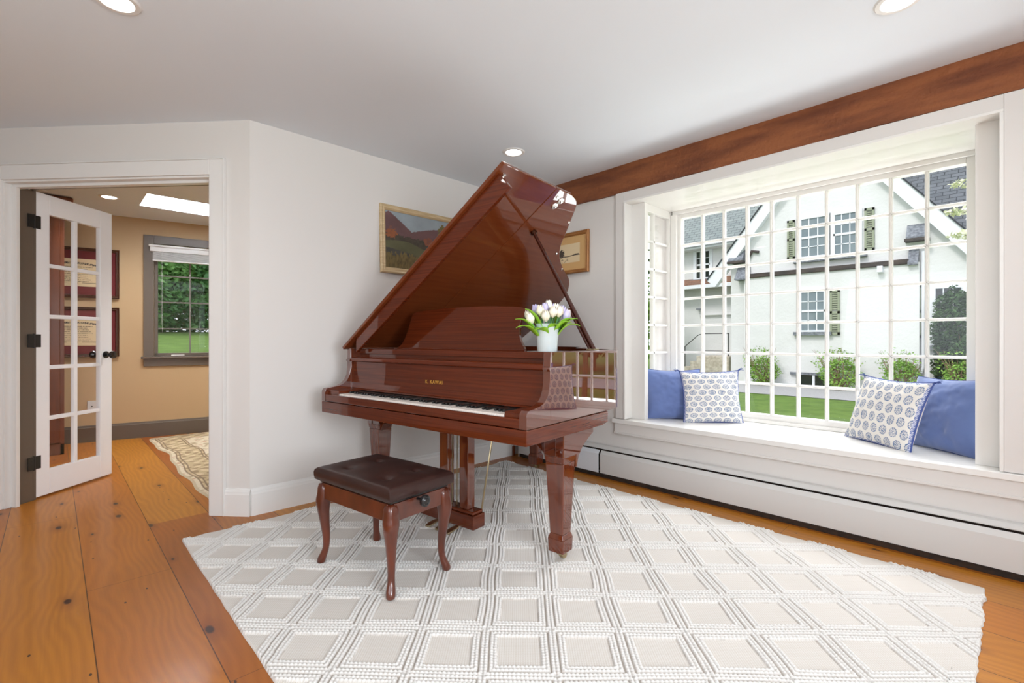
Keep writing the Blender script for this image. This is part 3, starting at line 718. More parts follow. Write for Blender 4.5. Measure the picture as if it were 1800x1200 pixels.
# ================================================================== BENCH
BR = math.radians(-81.9)
bn = thing('piano_bench', 'adjustable mahogany piano bench with tufted dark brown leather seat and black side knob', 'bench', (1.075, 1.957, 0), BR)
BL, BD = .268, .168        # half length (x = towards treble), half depth
def cushion(hx, hy, z0, z1, tufts, nx=60, ny=40):
    v = []; f = []
    def top(x, y):
        ex = max(0, abs(x)/hx); ey = max(0, abs(y)/hy)
        z = z1 + .008*(1-ex**4)*(1-ey**4)
        for tx_, ty_ in tufts:
            r = math.hypot(x-tx_, y-ty_); z -= .018*math.exp(-(r/.014)**2) + .010*math.exp(-(r/.055)**2)
        z -= .012*max(0, (max(ex, ey)-.93)/.07)**2
        return z
    for j in range(ny+1):
        for i in range(nx+1):
            x = hx*math.sin((2*i/nx-1)*PI/2); y = hy*math.sin((2*j/ny-1)*PI/2)
            v.append((x, y, top(x, y)))
    g = lambda i, j: j*(nx+1)+i
    for j in range(ny):
        for i in range(nx): f.append((g(i, j), g(i+1, j), g(i+1, j+1), g(i, j+1)))
    per = [g(i, 0) for i in range(nx+1)] + [g(nx, j) for j in range(1, ny+1)] + [g(i, ny) for i in range(nx-1, -1, -1)] + [g(0, j) for j in range(ny-1, 0, -1)]
    prev = per
    for zz, k in ((z1-.022, 1.010), (z0+.02, 1.008), (z0+.004, .995), (z0, .97)):
        base = len(v)
        for i in per: v.append((v[i][0]*k, v[i][1]*k, zz))
        cur = list(range(base, base+len(per)))
        for a in range(len(per)): b2 = (a+1) % len(per); f.append((prev[a], prev[b2], cur[b2], cur[a]))
        prev = cur
    f.append(tuple(prev)); return MB().add(v, f)
tf = [(-.145, -.075), (.145, -.075), (-.145, .075), (.145, .075), (0, 0)]
tf = [(-.15, .055), (.14, .07), (.0, -.01), (-.14, -.085), (.15, -.09)][:4] if False else [(-.135, -.080), (.135, -.080), (-.135, .080), (.135, .080)]
cushion(BL+.006, BD+.006, .396, .452, tf).build('seat_cushion', leather, bn, smooth='all')
for x, y in tf:
    MB().lathe([(0, .006), (.006, .004), (.008, 0)], (x, y, .434), seg=12).build('tuft_button', leather, bn, smooth=True)
MB().box((-BL+.012, -BD+.012, .386), (BL-.012, BD-.012, .396)).build('lift_plate', black, bn)
q = MB()
q.box((-BL+.03, -BD+.010, .312), (BL-.03, -BD+.030, .384)); q.box((-BL+.03, BD-.030, .312), (BL-.03, BD-.010, .384)); q.box((-BL+.010, -BD+.03, .312), (-BL+.030, BD-.03, .384)); q.box((BL-.030, -BD+.03, .312), (BL-.010, BD-.03, .384))
q.build('apron', bench_w, bn, bevel=.002)
def cab_leg(sx, sy):
    cx, cy = sx*(BL-.026), sy*(BD-.026); dx, dy = sx*.7071, sy*.7071
    prof = [(0.388, 0, .0270), (.330, .0, .0270), (.312, .004, .0305), (.290, .007, .0305), (.25, .005, .0265), (.20, -.001, .0215), (.14, -.008, .0172), (.095, -.009, .0150), (.068, -.003, .0155), (.048, .006, .0185), (.032, .013, .0205), (.018, .015, .0195), (.012, .014, .0165)]
    ring = 16; v = []; f = []
    for (z, o, r) in prof:
        sq = 1 if z > .33 else 0.0 if z < .25 else (z-.25)/.08
        for k in range(ring):
            a = 2*PI*(k+.5)/ring; ca, sa = math.cos(a), math.sin(a)
            ksq = 1/max(abs(ca), abs(sa)); rr_ = r*(1 + sq*(min(ksq, 1.30)-1))
            v.append((cx + dx*o + rr_*ca, cy + dy*o + rr_*sa, z))
    for i in range(len(prof)-1):
        for k in range(ring): k2 = (k+1) % ring; f.append((i*ring+k, i*ring+k2, (i+1)*ring+k2, (i+1)*ring+k))
    f += [tuple(range(ring))[::-1], tuple((len(prof)-1)*ring+k for k in range(ring))]
    return MB().add(v, f)
for sx in (-1, 1):
    for sy in (-1, 1):
        o = cab_leg(sx, sy).build('leg', bench_w, bn, smooth='all'); md = o.modifiers.new('sub', 'SUBSURF'); md.levels = 1; md.render_levels = 1
q = MB(); q.tube([(BL-.03, -.02, .376), (BL+.030, -.02, .376)], .006)
q.lathe([(0, 0), (.020, 0), (.0235, .004), (.0245, .010), (.0235, .018), (.016, .022), (.012, .020), (.006, .024), (0, .024)], (BL+.026, -.02, .376), (1, 0, 0), 28)
q.build('height_knob', blackv, bn, smooth=True)

# ================================================================== VASE + TULIPS
vz = .981
def piano_w(u, v, z): p = Matrix.Rotation(PTH, 4, 'Z') @ Vector((u, v, z)); return P0 + p
vp = piano_w(1.432, .272, vz)
vase_m = mat('vase_glaze', srgb(204, 214, 214), .12, coat=.8)
vo = MB().lathe([(0, .002), (.044, .002), (.046, .006), (.049, .06), (.0545, .122), (.0565, .125), (.0555, .1265), (.0525, .122), (.047, .06), (.044, .012), (0, .010)], (0, 0, 0), seg=40).build('flower_vase', vase_m, smooth=True)
vo.location = vp; tag(vo, 'pale blue white ceramic vase of tulips standing on the piano shelf', 'vase')
tul_w = mat('tulip_cream', srgb(246, 240, 226), .5, noise=((40, 40, 14), 3, .45, srgb(246, 226, 186)))
tul_l = mat('tulip_lavender', srgb(196, 186, 226), .5, noise=((40, 40, 14), 3, .5, srgb(226, 222, 244)))
leaf_m = mat('tulip_leaf', srgb(152, 202, 52), .4, noise=((30, 30, 30), 2, .5, srgb(96, 158, 44)))
stem_m = mat('tulip_stem', srgb(90, 140, 90), .5)
TUL = ['cream tulip in front of the bouquet, left of its middle', 'small low cream tulip at the front of the bouquet hanging over the vase rim', 'large cream tulip at the middle front of the bouquet', 'tall cream tulip at the front right of the bouquet', 'cream tulip at the far left edge of the bouquet', 'topmost cream tulip in the centre of the bouquet', 'lavender tulip at the upper left of the bouquet', 'lavender tulip in the middle just behind the front cream tulips', 'lavender tulip behind the topmost cream tulip', 'lavender tulip at the upper right of the bouquet', 'lavender tulip at the far right edge of the bouquet', 'cream tulip behind, right of the topmost tulip', 'lowest cream tulip at the left edge beside the lime leaves', 'cream tulip at the far right back of the bouquet', 'cream tulip at the back left of the bouquet nearest the music desk', 'lavender tulip at the very back of the bouquet']
def tulip(base, tip, m, label, size=1.0, leafdir=None):
    base = Vector(base); tip = Vector(tip); t = thing('tulip', label, 'flower', base, 0, 'tulips in the vase on the piano')
    rel = tip-base; ax = rel.normalized(); mid = rel*.5 + Vector((0, 0, .01))
    MB().tube([(0, 0, 0), mid, rel], .0028, 8).build('stem', stem_m, t, smooth=True)
    U = ax.orthogonal().normalized(); W = ax.cross(U); ph = random.uniform(0, 2*PI)
    for k in range(6):
        outr = k % 2; a0 = ph + k*PI/3; v = []; f = []; nu, nv = 6, 8
        for j in range(nv+1):
            h = j/nv; R = size*.0155*(math.sin(min(1, h*1.35+.10)*PI*.62)**.8)*(1.0 - .42*max(0, h-.45)/.55) * (1.0 if outr else .90)
            wd = 1.0*math.sqrt(max(0, 1-(h*1.0)**3.0))
            for i in range(nu+1):
                s_ = (i/nu*2-1)*wd*.72; rr_ = R*(1 - .05*s_*s_); p = (U*math.cos(a0+s_) + W*math.sin(a0+s_))*rr_ + ax*(h*.040*size*(1-.04*s_*s_)) + rel
                v.append(tuple(p))
        for j in range(nv):
            for i in range(nu): f.append((j*(nu+1)+i, j*(nu+1)+i+1, (j+1)*(nu+1)+i+1, (j+1)*(nu+1)+i))
        o = MB().add(v, f).build('petal', m, t, smooth='all')
    if leafdir is not None:
        ld = Vector(leafdir); side = ld.cross(Vector((0, 0, 1))).normalized(); v = []; f = []
        n_ = 12
        for j in range(n_+1):
            h = j/n_; c_ = ld*h + Vector((0, 0, .026*math.sin(h*PI) - .01*h*h)) + rel*.30; wd = .030*math.sin(min(1, h*1.02+.05)*PI)**.7*(1.1-.35*h)
            v += [tuple(c_ - side*wd + Vector((0, 0, .004))), tuple(c_), tuple(c_ + side*wd + Vector((0, 0, .004)))]
        for j in range(n_): f += [(3*j, 3*j+1, 3*j+4, 3*j+3), (3*j+1, 3*j+2, 3*j+5, 3*j+4)]
        o = MB().add(v, f).build('leaf', leaf_m, t, smooth='all'); md = o.modifiers.new('th', 'SOLIDIFY'); md.thickness = .0012
    return t
# camera-right and camera-forward directions used only to describe the bouquet's arrangement in plan
RT_ = Vector((.72, -.694, 0)); FW_ = Vector((.694, .72, 0))
spec = [(-.030, -.036, .182, 'w'), (-.010, -.054, .158, 'w'), (.020, -.046, .176, 'w'), (.046, -.034, .178, 'w'), (-.074, -.010, .164, 'w'), (.006, .004, .206, 'w'),
        (-.046, .010, .188, 'l'), (-.010, -.014, .192, 'l'), (.016, .012, .192, 'l'), (.058, -.004, .182, 'l'), (.074, -.010, .166, 'l'), (.036, .014, .192, 'w'), (-.068, -.030, .150, 'w'), (.080, .020, .168, 'w'), (-.022, .040, .180, 'w'), (.024, .044, .182, 'l')]
leaves = {0: (-.085, -.03, .085), 4: (-.105, -.03, .045), 12: (-.105, -.05, .01), 1: (-.052, -.06, -.006), 3: (.078, -.04, .025), 10: (.105, -.02, .015), 13: (.10, .03, .05), 2: (.034, -.055, .01), 14: (-.06, .06, .05), 15: (.06, .06, .06), 9: (.082, -.05, .04)}
for i, (a, b_, z, k) in enumerate(spec):
    base = vp + RT_*(a*.35) + FW_*(b_*.35) + Vector((0, 0, .03)); tip = vp + RT_*a + FW_*b_ + Vector((0, 0, z-.022))
    ld = None
    if i in leaves: l_ = leaves[i]; ld = RT_*l_[0] + FW_*l_[1] + Vector((0, 0, .045+l_[2]))
    tulip(base, tip, tul_w if k == 'w' else tul_l, TUL[i], 1.30, ld)

# ================================================================== PICTURES
def framed(name, label, cat, origin, xdir, w, h, fw, frame_m, colf, nx=160, ny=120, mat_border=0, mat_m=None, tilt=0.0, depth=.028):
    """origin = centre on wall; xdir = world direction of picture +x; picture faces normal = xdir x up"""
    t = thing(name, label, cat, origin, math.atan2(xdir[1], xdir[0]))
    t.rotation_euler = (tilt, 0, math.atan2(xdir[1], xdir[0]))
    # local: x right, -y towards viewer, z up
    q = MB(); n_ = 0
    prof = [(0, -.004), (0, -depth*.75), (fw*.18, -depth), (fw*.45, -depth*.82), (fw*.7, -depth*.9), (fw*.95, -depth*.6), (fw, -.010), (fw, -.004)]
    W2, H2 = w/2, h/2; cs = [(-W2, -H2, 1, 1), (W2, -H2, -1, 1), (W2, H2, -1, -1), (-W2, H2, 1, -1)]
    v = []; f = []; m2 = len(prof)
    for (x, z, sx, sz) in cs:
        for p, y in prof: v.append((x+sx*p, y, z+sz*p))
    for k in range(4):
        k2 = (k+1) % 4
        for j in range(m2): j2 = (j+1) % m2; f.append((k*m2+j, k2*m2+j, k2*m2+j2, k*m2+j2))
    MB().add(v, f).build('frame', frame_m, t)
    iw, ih = w-2*fw+.006, h-2*fw+.006
    if mat_border:
        MB().box((-iw/2, -.010, -ih/2), (iw/2, -.004, ih/2)).build('mat_board', mat_m, t)
        iw -= 2*mat_border; ih -= 2*mat_border; yy = -.0112
    else: yy = -.011; MB().box((-iw/2, -.010, -ih/2), (iw/2, -.004, ih/2)).build('backing', mat('backing_board', (.3, .25, .2, 1), .9), t)
    pigment_grid('artwork', nx, ny, lambda u, v_: ((u-.5)*iw, u*0+yy, (v_-.5)*ih), colf, attr_mat('artwork_pigment', .6), t)
    return t
def landscape(u, v):
    n1 = fbm(u*6, v*6, 4, 11); n2 = fbm(u*34, v*30, 4, 12); n3 = fbm(u*55, v*18, 3, 13)
    sky = L3(150, 160, 166)[None]*(.85+.3*n1[:, None])
    m_h = np.where(u < .42, .99-1.05*np.abs(u-.05)**1.1, .0); m_h = np.maximum(m_h, .70+.13*np.sin((u-.42)*3.0)) + .02*(n2-.5)
    c = np.where((v < m_h)[:, None], (L3(108, 76, 76)[None]*(.7+.6*n1[:, None])), sky)
    tl_ = .60 - .10*u + .10*(n2-.5)+.04*n1; c = np.where((v < tl_)[:, None], L3(72, 62, 50)[None]*(.5+.9*n2[:, None]), c)
    orr = np.exp(-(((u-.09)/.08)**2 + ((v-.62)/.11)**2)); orr2 = np.exp(-(((u-.62)/.07)**2 + ((v-.56)/.09)**2))
    c = np.where(((orr*(.1+1.6*n2)) > .42)[:, None], L3(146, 84, 48)[None]*(.7+.5*n2[:, None]), c); c = np.where(((orr2*(.1+1.6*n2)) > .42)[:, None], L3(138, 80, 58)[None]*(.7+.5*n2[:, None]), c)
    rt = np.exp(-(((u-.92)/.14)**2 + ((v-.75)/.2)**2)); c = np.where(((rt*(.2+1.5*n2)) > .4)[:, None], L3(108, 96, 50)[None]*(.5+.9*n2[:, None]), c)
    fl = .47 - .25*np.maximum(0, u-.35) + .03*np.sin(u*7); c = np.where((v < fl)[:, None], L3(92, 90, 60)[None]*(.65+.6*n1[:, None]), c)
    fl2 = .26 + .08*np.sin(u*5+1) + .06*(n1-.5); c = np.where((v < fl2)[:, None], (L3(70, 66, 58)*1.0)[None]*(.6+.8*n2[:, None]), c)
    g = (v < .22+.18*(n3-.3)); c = np.where(g[:, None], L3(112, 94, 52)[None]*(.35+1.0*n3[:, None]), c)
    return c
cream_frame = mat('cream_wood_frame', srgb(214, 190, 150), .45, noise=((10, 10, 90), 4, .6, srgb(176, 146, 104)))
framed('landscape_painting', 'oil landscape of purple hills and autumn trees in a cream wood frame', 'picture', (2.00, YB-.004, 1.762), (1, 0), .665, .492, .042, cream_frame, landscape, tilt=-.03)
def etching(u, v):
    n2 = fbm(u*40, v*26, 3, 21); c = np.tile(L3(222, 200, 160)[None], (len(u), 1))
    tr = (np.exp(-(((u-.30)/.14)**2 + ((v-.52)/.28)**2))*(.4+n2) > .50); hz = (np.abs(v-.36-.02*np.sin(u*9)) < .035*(n2+.2)) & (u > .25)
    h2 = (np.abs(v-.42) < .018) & (u > .74) & (u < .96) & (n2 > .45)
    gr = (v < .30) & (n2 > .62) & (u < .55)
    for m_k in (tr, hz, h2, gr): c[m_k] = L3(70, 60, 52)
    return c
gold_frame = mat('antique_gold_frame', srgb(170, 116, 62), .45, metal=.15, noise=((12, 12, 12), 4, .6, srgb(132, 84, 42)))
framed('framed_etching', 'small tree etching with tan mat in an antique gold frame on the window wall', 'picture', (XW-.004, 2.500, 1.742), (0, -1), .45, .335, .032, gold_frame, etching, 180, 120, .062, mat('tan_mat', srgb(206, 164, 108), .8), tilt=-.02)

# ================================================================== CUSHIONS
def pillow(name, label, group, base, facing, lean, w, h, th, colf, m, roll=0.0, n=150, trimm=None, tassel=None, pinch=.085):
    """base: world point under the pillow's bottom centre; facing: angle of the front normal; lean: tilt back"""
    def shape(sx, sz, front):
        x = sx*w/2*(1 - pinch*(1-sz*sz)**1 * (np.abs(sx)**3)); z = sz*h/2*(1 - pinch*(1-sx*sx)*(np.abs(sz)**3))
        bul = ((1-np.abs(sx)**2.2)*(1-np.abs(sz)**2.2)); bul = np.clip(bul, 0, 1)**.50
        wr = (.045 if colf is None else .022)*(fbm(sx*2.2+5+h, sz*2.2+(9 if front else 4), 3, int(w*1000)) - .5)*bul + .004*np.sin((sx*7+sz*5))*bul*np.abs(sx*sz)
        y = (-1 if front else 1)*(th/2*bul) + wr
        return x, y, z
    root = thing(name, label, 'cushion', base, facing + PI/2, group)
    root.rotation_euler = (Matrix.Rotation(facing+PI/2, 4, 'Z') @ Matrix.Rotation(-lean, 4, 'X') @ Matrix.Rotation(roll, 4, 'Y')).to_euler()
    zc = h/2*(1-pinch)
    def pos(fr):
        def f(u, v):
            sx = u*2-1; sz = v*2-1; x, y, z = shape(sx, sz, fr); return x, y, z+zc
        return f
    fo = pigment_grid('cushion_front', n, n, pos(True), colf, m, root)
    bo_ = pigment_grid('cushion_back', 40, 40, pos(False), (lambda u, v: colf(u*0-5, v*0-5)) if colf else None, m, root)
    if trimm:
        path = []; N_ = 40
        for sx, sz in [(-1+2*i/N_, -1) for i in range(N_)] + [(1, -1+2*i/N_) for i in range(N_)] + [(1-2*i/N_, 1) for i in range(N_)] + [(-1, 1-2*i/N_) for i in range(N_+1)]:
            x, y, z = shape(np.float64(sx), np.float64(sz), True); path.append((float(x), 0, float(z)+zc))
        MB().tube(path, .0042 if tassel else .003, 6, cap=False).build('piping', trimm, root, smooth=True)
    if tassel:
        for sx in (-1, 1):
            for sz in (-1, 1):
                q = MB(); x, y, z = shape(np.float64(sx*1.0), np.float64(sz*1.0), True); c0 = Vector((float(x), 0, float(z)+zc)); dd = Vector((sx, 0, sz*.25)).normalized()
                for k in range(7):
                    e = dd*.032 + Vector((random.uniform(-.008, .008), random.uniform(-.012, .012), random.uniform(-.012, .012)))
                    if sz < 0: e.z = abs(e.z)*.2
                    q.tube([c0, c0 + e*.5 + Vector((0, 0, .003)), c0 + e], .0016, 5)
                q.lathe([(0, -.005), (.005, -.003), (.006, 0), (.005, .004), (0, .006)], c0 + dd*.004, dd, 8)
                q.build('tassel', tassel, root, smooth=True)
    return root
def motif(swap, nrm=8.0):
    def f(u, v):
        a, b_ = (u, v)
        W_ = 6.3; Hh = 9.6
        if swap: W_, Hh = 7.6, 6.4
        row = np.floor(b_*Hh); xx = a*W_ + .5*(row % 2); fx = (xx % 1)-.5; fy = (b_*Hh % 1)-.5
        ex, ey = (.40, .42) if not swap else (.36, .43)
        r = np.sqrt((fx/ex)**2 + (fy/ey)**2); ang = np.arctan2(fy/ey, fx/ex)
        pet = np.abs(np.sin(ang*6 + r*3))
        ink = ((r < 1.0) & (r > .74) & (pet > .35)) | ((r < .66) & (r > .42) & (pet < .72)) | ((r < .34) & (r > .12) & (pet > .3))
        c = np.tile(L3(236, 231, 224)[None], (len(u), 1)); c[ink] = L3(92, 118, 158)
        ed = np.minimum(np.minimum(u, 1-u), np.minimum(v, 1-v)); bd = (ed < .022); ck = ((u*90).astype(int) + (v*90).astype(int)) % 2
        c[bd] = L3(74, 96, 160); c[bd & (ck == 0) & (ed > .006)] = L3(222, 222, 232)
        c[u < -1] = L3(232, 228, 222); return c
    return f
def plain(u, v): return np.tile(L3(92, 112, 172)[None], (len(u), 1))
lin_m = attr_mat('cushion_linen', .9, bump=(500, .25, .001)); 
velv = mat('blue_corduroy', srgb(104, 124, 178), .85, sheen=.5, bump=(350, .25, .001))
blue_trim = mat('blue_trim', srgb(70, 88, 150), .8); navy = mat('blue_thread', srgb(66, 84, 148), .8)
pillow('throw_pillow', 'plain blue pillow leaning at the left end of the window seat', 'cushions on the window seat', (3.325, 1.715, .453), math.radians(218), .16, .40, .385, .15, None, velv, trimm=blue_trim, n=70)
pillow('throw_pillow', 'white pillow with blue oval block print at the left end of the window seat', 'cushions on the window seat', (3.372, 1.440, .453), math.radians(222), .22, .415, .385, .13, motif(False), lin_m, trimm=blue_trim, tassel=navy, roll=-.015)
pillow('throw_pillow', 'white pillow with blue upright block print slumped at the right end of the window seat', 'cushions on the window seat', (3.350, .512, .453), math.radians(141), .33, .44, .40, .125, motif(True), lin_m, trimm=blue_trim, tassel=navy, roll=.02)
pillow('throw_pillow', 'plain blue ribbed pillow propped against the right jamb of the window seat', 'cushions on the window seat', (3.392, .247, .453), math.radians(140), .25, .41, .41, .16, None, velv, trimm=blue_trim, roll=-.03, n=70)

# ================================================================== STUDY
F1 = Vector((0.415, 6.439, 0)); FA = math.radians(-10.96); FE = Vector((math.cos(FA), math.sin(FA), 0)); FN = Vector((-math.sin(FA), math.cos(FA), 0))
def fw(s, n, z): return tuple(F1 + FE*s + FN*n + Vector((0, 0, z)))
def fbox(mb, s0, s1, n0, n1, z0, z1):
    p = [fw(s, n, z) for z in (z0, z1) for s, n in ((s0, n0), (s1, n0), (s1, n1), (s0, n1))]
    return mb.add(p, [(0, 3, 2, 1), (4, 5, 6, 7), (0, 1, 5, 4), (1, 2, 6, 5), (2, 3, 7, 6), (3, 0, 4, 7)])
WS0, WS1, WZ0, WZ1 = .377, 1.307, .860, 2.07
q = MB(); fbox(q, -1.86, WS0, 0, .12, 0, H); fbox(q, WS1, 2.66, 0, .12, 0, H); fbox(q, WS0, WS1, 0, .12, 0, WZ0); fbox(q, WS0, WS1, 0, .12, WZ1, H)
struct(q.build('wall_study_far', tan))
q = MB()
q.prism([(0, 0), (.018, 0), (.018, .145), (.010, .150), (.008, .165), (0, .168)], lambda a, z, t: fw(t, -a, z), -1.8, 2.6); struct(q.build('baseboard_study', taupe))
w2 = sroot('window_2')
q = MB(); fbox(q, WS0-.09, WS0, -.02, 0, WZ0, WZ1+.09); fbox(q, WS1, WS1+.09, -.02, 0, WZ0, WZ1+.09); fbox(q, WS0, WS1, -.02, 0, WZ1, WZ1+.09)
fbox(q, WS0-.09, WS1+.09, -.015, 0, WZ0-.105, WZ0-.022); q.build('casing', taupe, w2, bevel=.003)
q = MB(); fbox(q, WS0-.11, WS1+.11, -.045, .06, WZ0-.022, WZ0); q.build('window_sill', taupe, w2, bevel=.004)
q = MB(); fbox(q, WS0, WS0+.03, .02, .09, WZ0, WZ1); fbox(q, WS1-.03, WS1, .02, .09, WZ0, WZ1); fbox(q, WS0, WS1, .02, .09, WZ1-.03, WZ1); fbox(q, WS0, WS1, .02, .09, WZ0, WZ0+.035)
q.build('sash_frame', taupe, w2, bevel=.003)
q = MB()
for sm in (.697, .987): fbox(q, sm-.007, sm+.007, .05, .075, WZ0+.035, WZ1-.03)
for zm in (1.161, 1.451, 1.737): fbox(q, WS0+.03, WS1-.03, .05, .075, zm-.007, zm+.007)
q.build('muntin_grid', mat('grey_muntin', srgb(120, 116, 108), .5), w2)
q = MB(); fbox(q, WS0+.03, WS1-.03, .060, .064, WZ0+.03, WZ1-.03); q.build('glass', glass, w2)
q = MB(); fbox(q, WS0+.15, WS0+.27, -.01, .02, WZ0+.003, WZ0+.016); q.build('crank_handle', mat('white_crank', srgb(220, 218, 212), .4), w2, bevel=.004)
blind = mat('blind_white', srgb(226, 224, 220), .5)
bt = thing('window_blind', 'white slatted blind drawn up at the top of the study window', 'blind', fw(.842, 0, 0), FA)
q = MB(); q.box((-.50, -.045, 1.985), (.50, -.005, 2.055)); q.box((-.51, -.055, 2.035), (.51, -.005, 2.058)); q.build('valance', blind, bt, bevel=.006)
q = MB()
for k in range(9): q.box((-.475, -.040, 1.905+k*.0088), (.475, .006, 1.9095+k*.0088))
q.box((-.475, -.040, 1.885), (.475, .006, 1.900)); q.build('slat_stack', blind, bt)
q = MB(); q.tube([(-.40, -.042, 1.98), (-.40, -.042, 1.20)], .0012, 4); q.tube([(-.39, -.042, 1.98), (-.39, -.042, 1.12)], .0012, 4); q.build('pull_cord', blind, bt)
# diplomas
dark_frame = mat('dark_wood_frame', srgb(72, 40, 26), .3, coat=.5); maroon = mat('maroon_mat', srgb(110, 34, 36), .8)
def diploma(u, v):
    n = fbm(u*120, v*40, 2, 31); c = np.tile(L3(226, 204, 162)[None], (len(u), 1))
    arch = (np.abs(v-(.84-.5*(u-.5)**2)) < .035) & (np.abs(u-.5) < .36) & (n > .42); c[arch] = L3(50, 42, 40)
    for k in range(9):
        y = .70-.065*k; wd = .30-.03*((k*7) % 4); ln = (np.abs(v-y) < .010) & (np.abs(u-.5) < wd) & (n > .40); c[ln] = L3(110, 92, 72)
    sg = (np.abs(v-.13) < .012) & (np.abs(u-.5) > .12) & (np.abs(u-.5) < .38); c[sg] = L3(110, 92, 72)
    se = ((u-.5)/.06)**2 + ((v-.12)/.08)**2 < 1; c[se] = L3(190, 160, 90); return c
for zc, nm in ((1.715, 'framed diploma with maroon mat, upper one on the tan study wall'), (1.118, 'framed diploma with maroon mat, lower one on the tan study wall')):
    p = fw(-.262, -.004, zc); t = framed('framed_diploma', nm, 'picture', p, (FE.x, FE.y), .70, .505, .032, dark_frame, diploma, 200, 140, .085, maroon)
    t['group'] = 'framed diplomas on the study wall'
# outlet seen through the door glass
ot = thing('wall_outlet', 'white wall plate low on the tan study wall seen through the door glass', 'outlet', fw(-.13, 0, .36), FA)
q = MB().box((-.036, -.006, -.058), (.036, 0, .058)); q.build('cover_plate', blind, ot, bevel=.002); MB().lathe([(0, -.008), (.006, -.008), (.007, -.005)], (0, 0, 0), (0, 1, 0), 12).build('jack', black, ot)
# bookcase
bc = thing('bookcase', 'tall cherry wood bookcase with crown moulding standing behind the open french door', 'bookcase', (0, 0, 0))
def bcw(mb, x0, x1, y0, y1, z0, z1): return mb.box((x0, y0, z0), (x1, y1, z1))
X0, X1, Y0, Y1 = -.90, .075, 5.93, 6.38
q = MB(); bcw(q, X0, X0+.03, Y0, Y1, 0, 2.24); bcw(q, X1-.03, X1, Y0, Y1, 0, 2.24); bcw(q, X0, X1, Y1-.015, Y1, 0, 2.24); bcw(q, X0, X1, Y0, Y1, 2.15, 2.24); bcw(q, X0, X1, Y0, Y1, 0, .10)
q.build('carcass', bookwood, bc, bevel=.003)
q = MB(); bcw(q, X0-.02, X1+.02, Y0-.02, Y1, 2.20, 2.24); bcw(q, X0-.04, X1+.04, Y0-.04, Y1, 2.24, 2.28); bcw(q, X0-.06, X1+.06, Y0-.06, Y1, 2.28, 2.325); q.build('crown', bookwood, bc, bevel=.015, seg=3)
for x0, x1 in ((X0+.03, (X0+X1)/2-.003), ((X0+X1)/2+.003, X1-.03)):
    dd = MB().box((x0, Y0-.018, .11), (x1, Y0, 2.14)).build('door', bookwood, bc, bevel=.004)
    MB().box((x0+.06, Y0-.022, .18), (x1-.06, Y0-.018, 1.02)).build('panel', bookwood, dd, bevel=.003); MB().box((x0+.06, Y0-.022, 1.10), (x1-.06, Y0-.018, 2.07)).build('panel', bookwood, dd, bevel=.003)
    MB().lathe([(0, -.02), (.012, -.016), (.006, 0)], (x0+.03, Y0-.018, 1.06), (0, 1, 0), 12).build('knob', brass, dd, smooth=True)
# study rug
def srug_pos(u, v):
    x = .73 + u*1.55; y = 3.585 + v*2.64; wob = .018*np.sin(y*5+.6)+.010*np.sin(y*11)
    x = x + wob*(1-u) - .03*np.exp(-((y-4.0)/.3)**2)*(1-u); z = .005 + .003*fbm(x*8, y*8, 2, 41); e = np.minimum(np.minimum(u, 1-u)*1.55, np.minimum(v, 1-v)*2.64); return x, y, np.where(e < .006, .001, z)
def srug_col(u, v):
    X = u*1.55; Y = v*2.64; ed = np.minimum(np.minimum(X, 1.55-X), np.minimum(Y, 2.64-Y)); n = fbm(X*26, Y*26, 3, 42); n2 = fbm(X*60, Y*60, 2, 43)
    c = np.tile(L3(218, 206, 180)[None], (len(u), 1)); fl = np.sin(X*30+9*fbm(X*5, Y*5, 2, 44))*np.sin(Y*27+9*fbm(X*5, Y*5, 2, 45))
    c[(fl > .35) & (n > .48)] = L3(178, 160, 126); c[(fl < -.5) & (n2 > .55)] = L3(190, 144, 108)
    bd = (ed > .05) & (ed < .26); c[bd] = L3(190, 170, 130); f2 = np.sin(X*46+5*fbm(X*7, Y*7, 2, 46))*np.sin(Y*46+5*fbm(X*7, Y*7, 2, 47)); c[bd & (f2 > .4)] = L3(150, 126, 90); c[bd & (f2 < -.4)] = L3(214, 196, 160)
    for a in (.05, .075, .24, .26): c[np.abs(ed-a) < .006] = L3(128, 104, 74)
    c[ed < .02] = L3(196, 180, 148); return c
sr = pigment_grid('study_rug', 300, 460, srug_pos, srug_col, rug_m); tag(sr, 'beige floral oriental rug on the study floor seen through the doorway', 'rug')

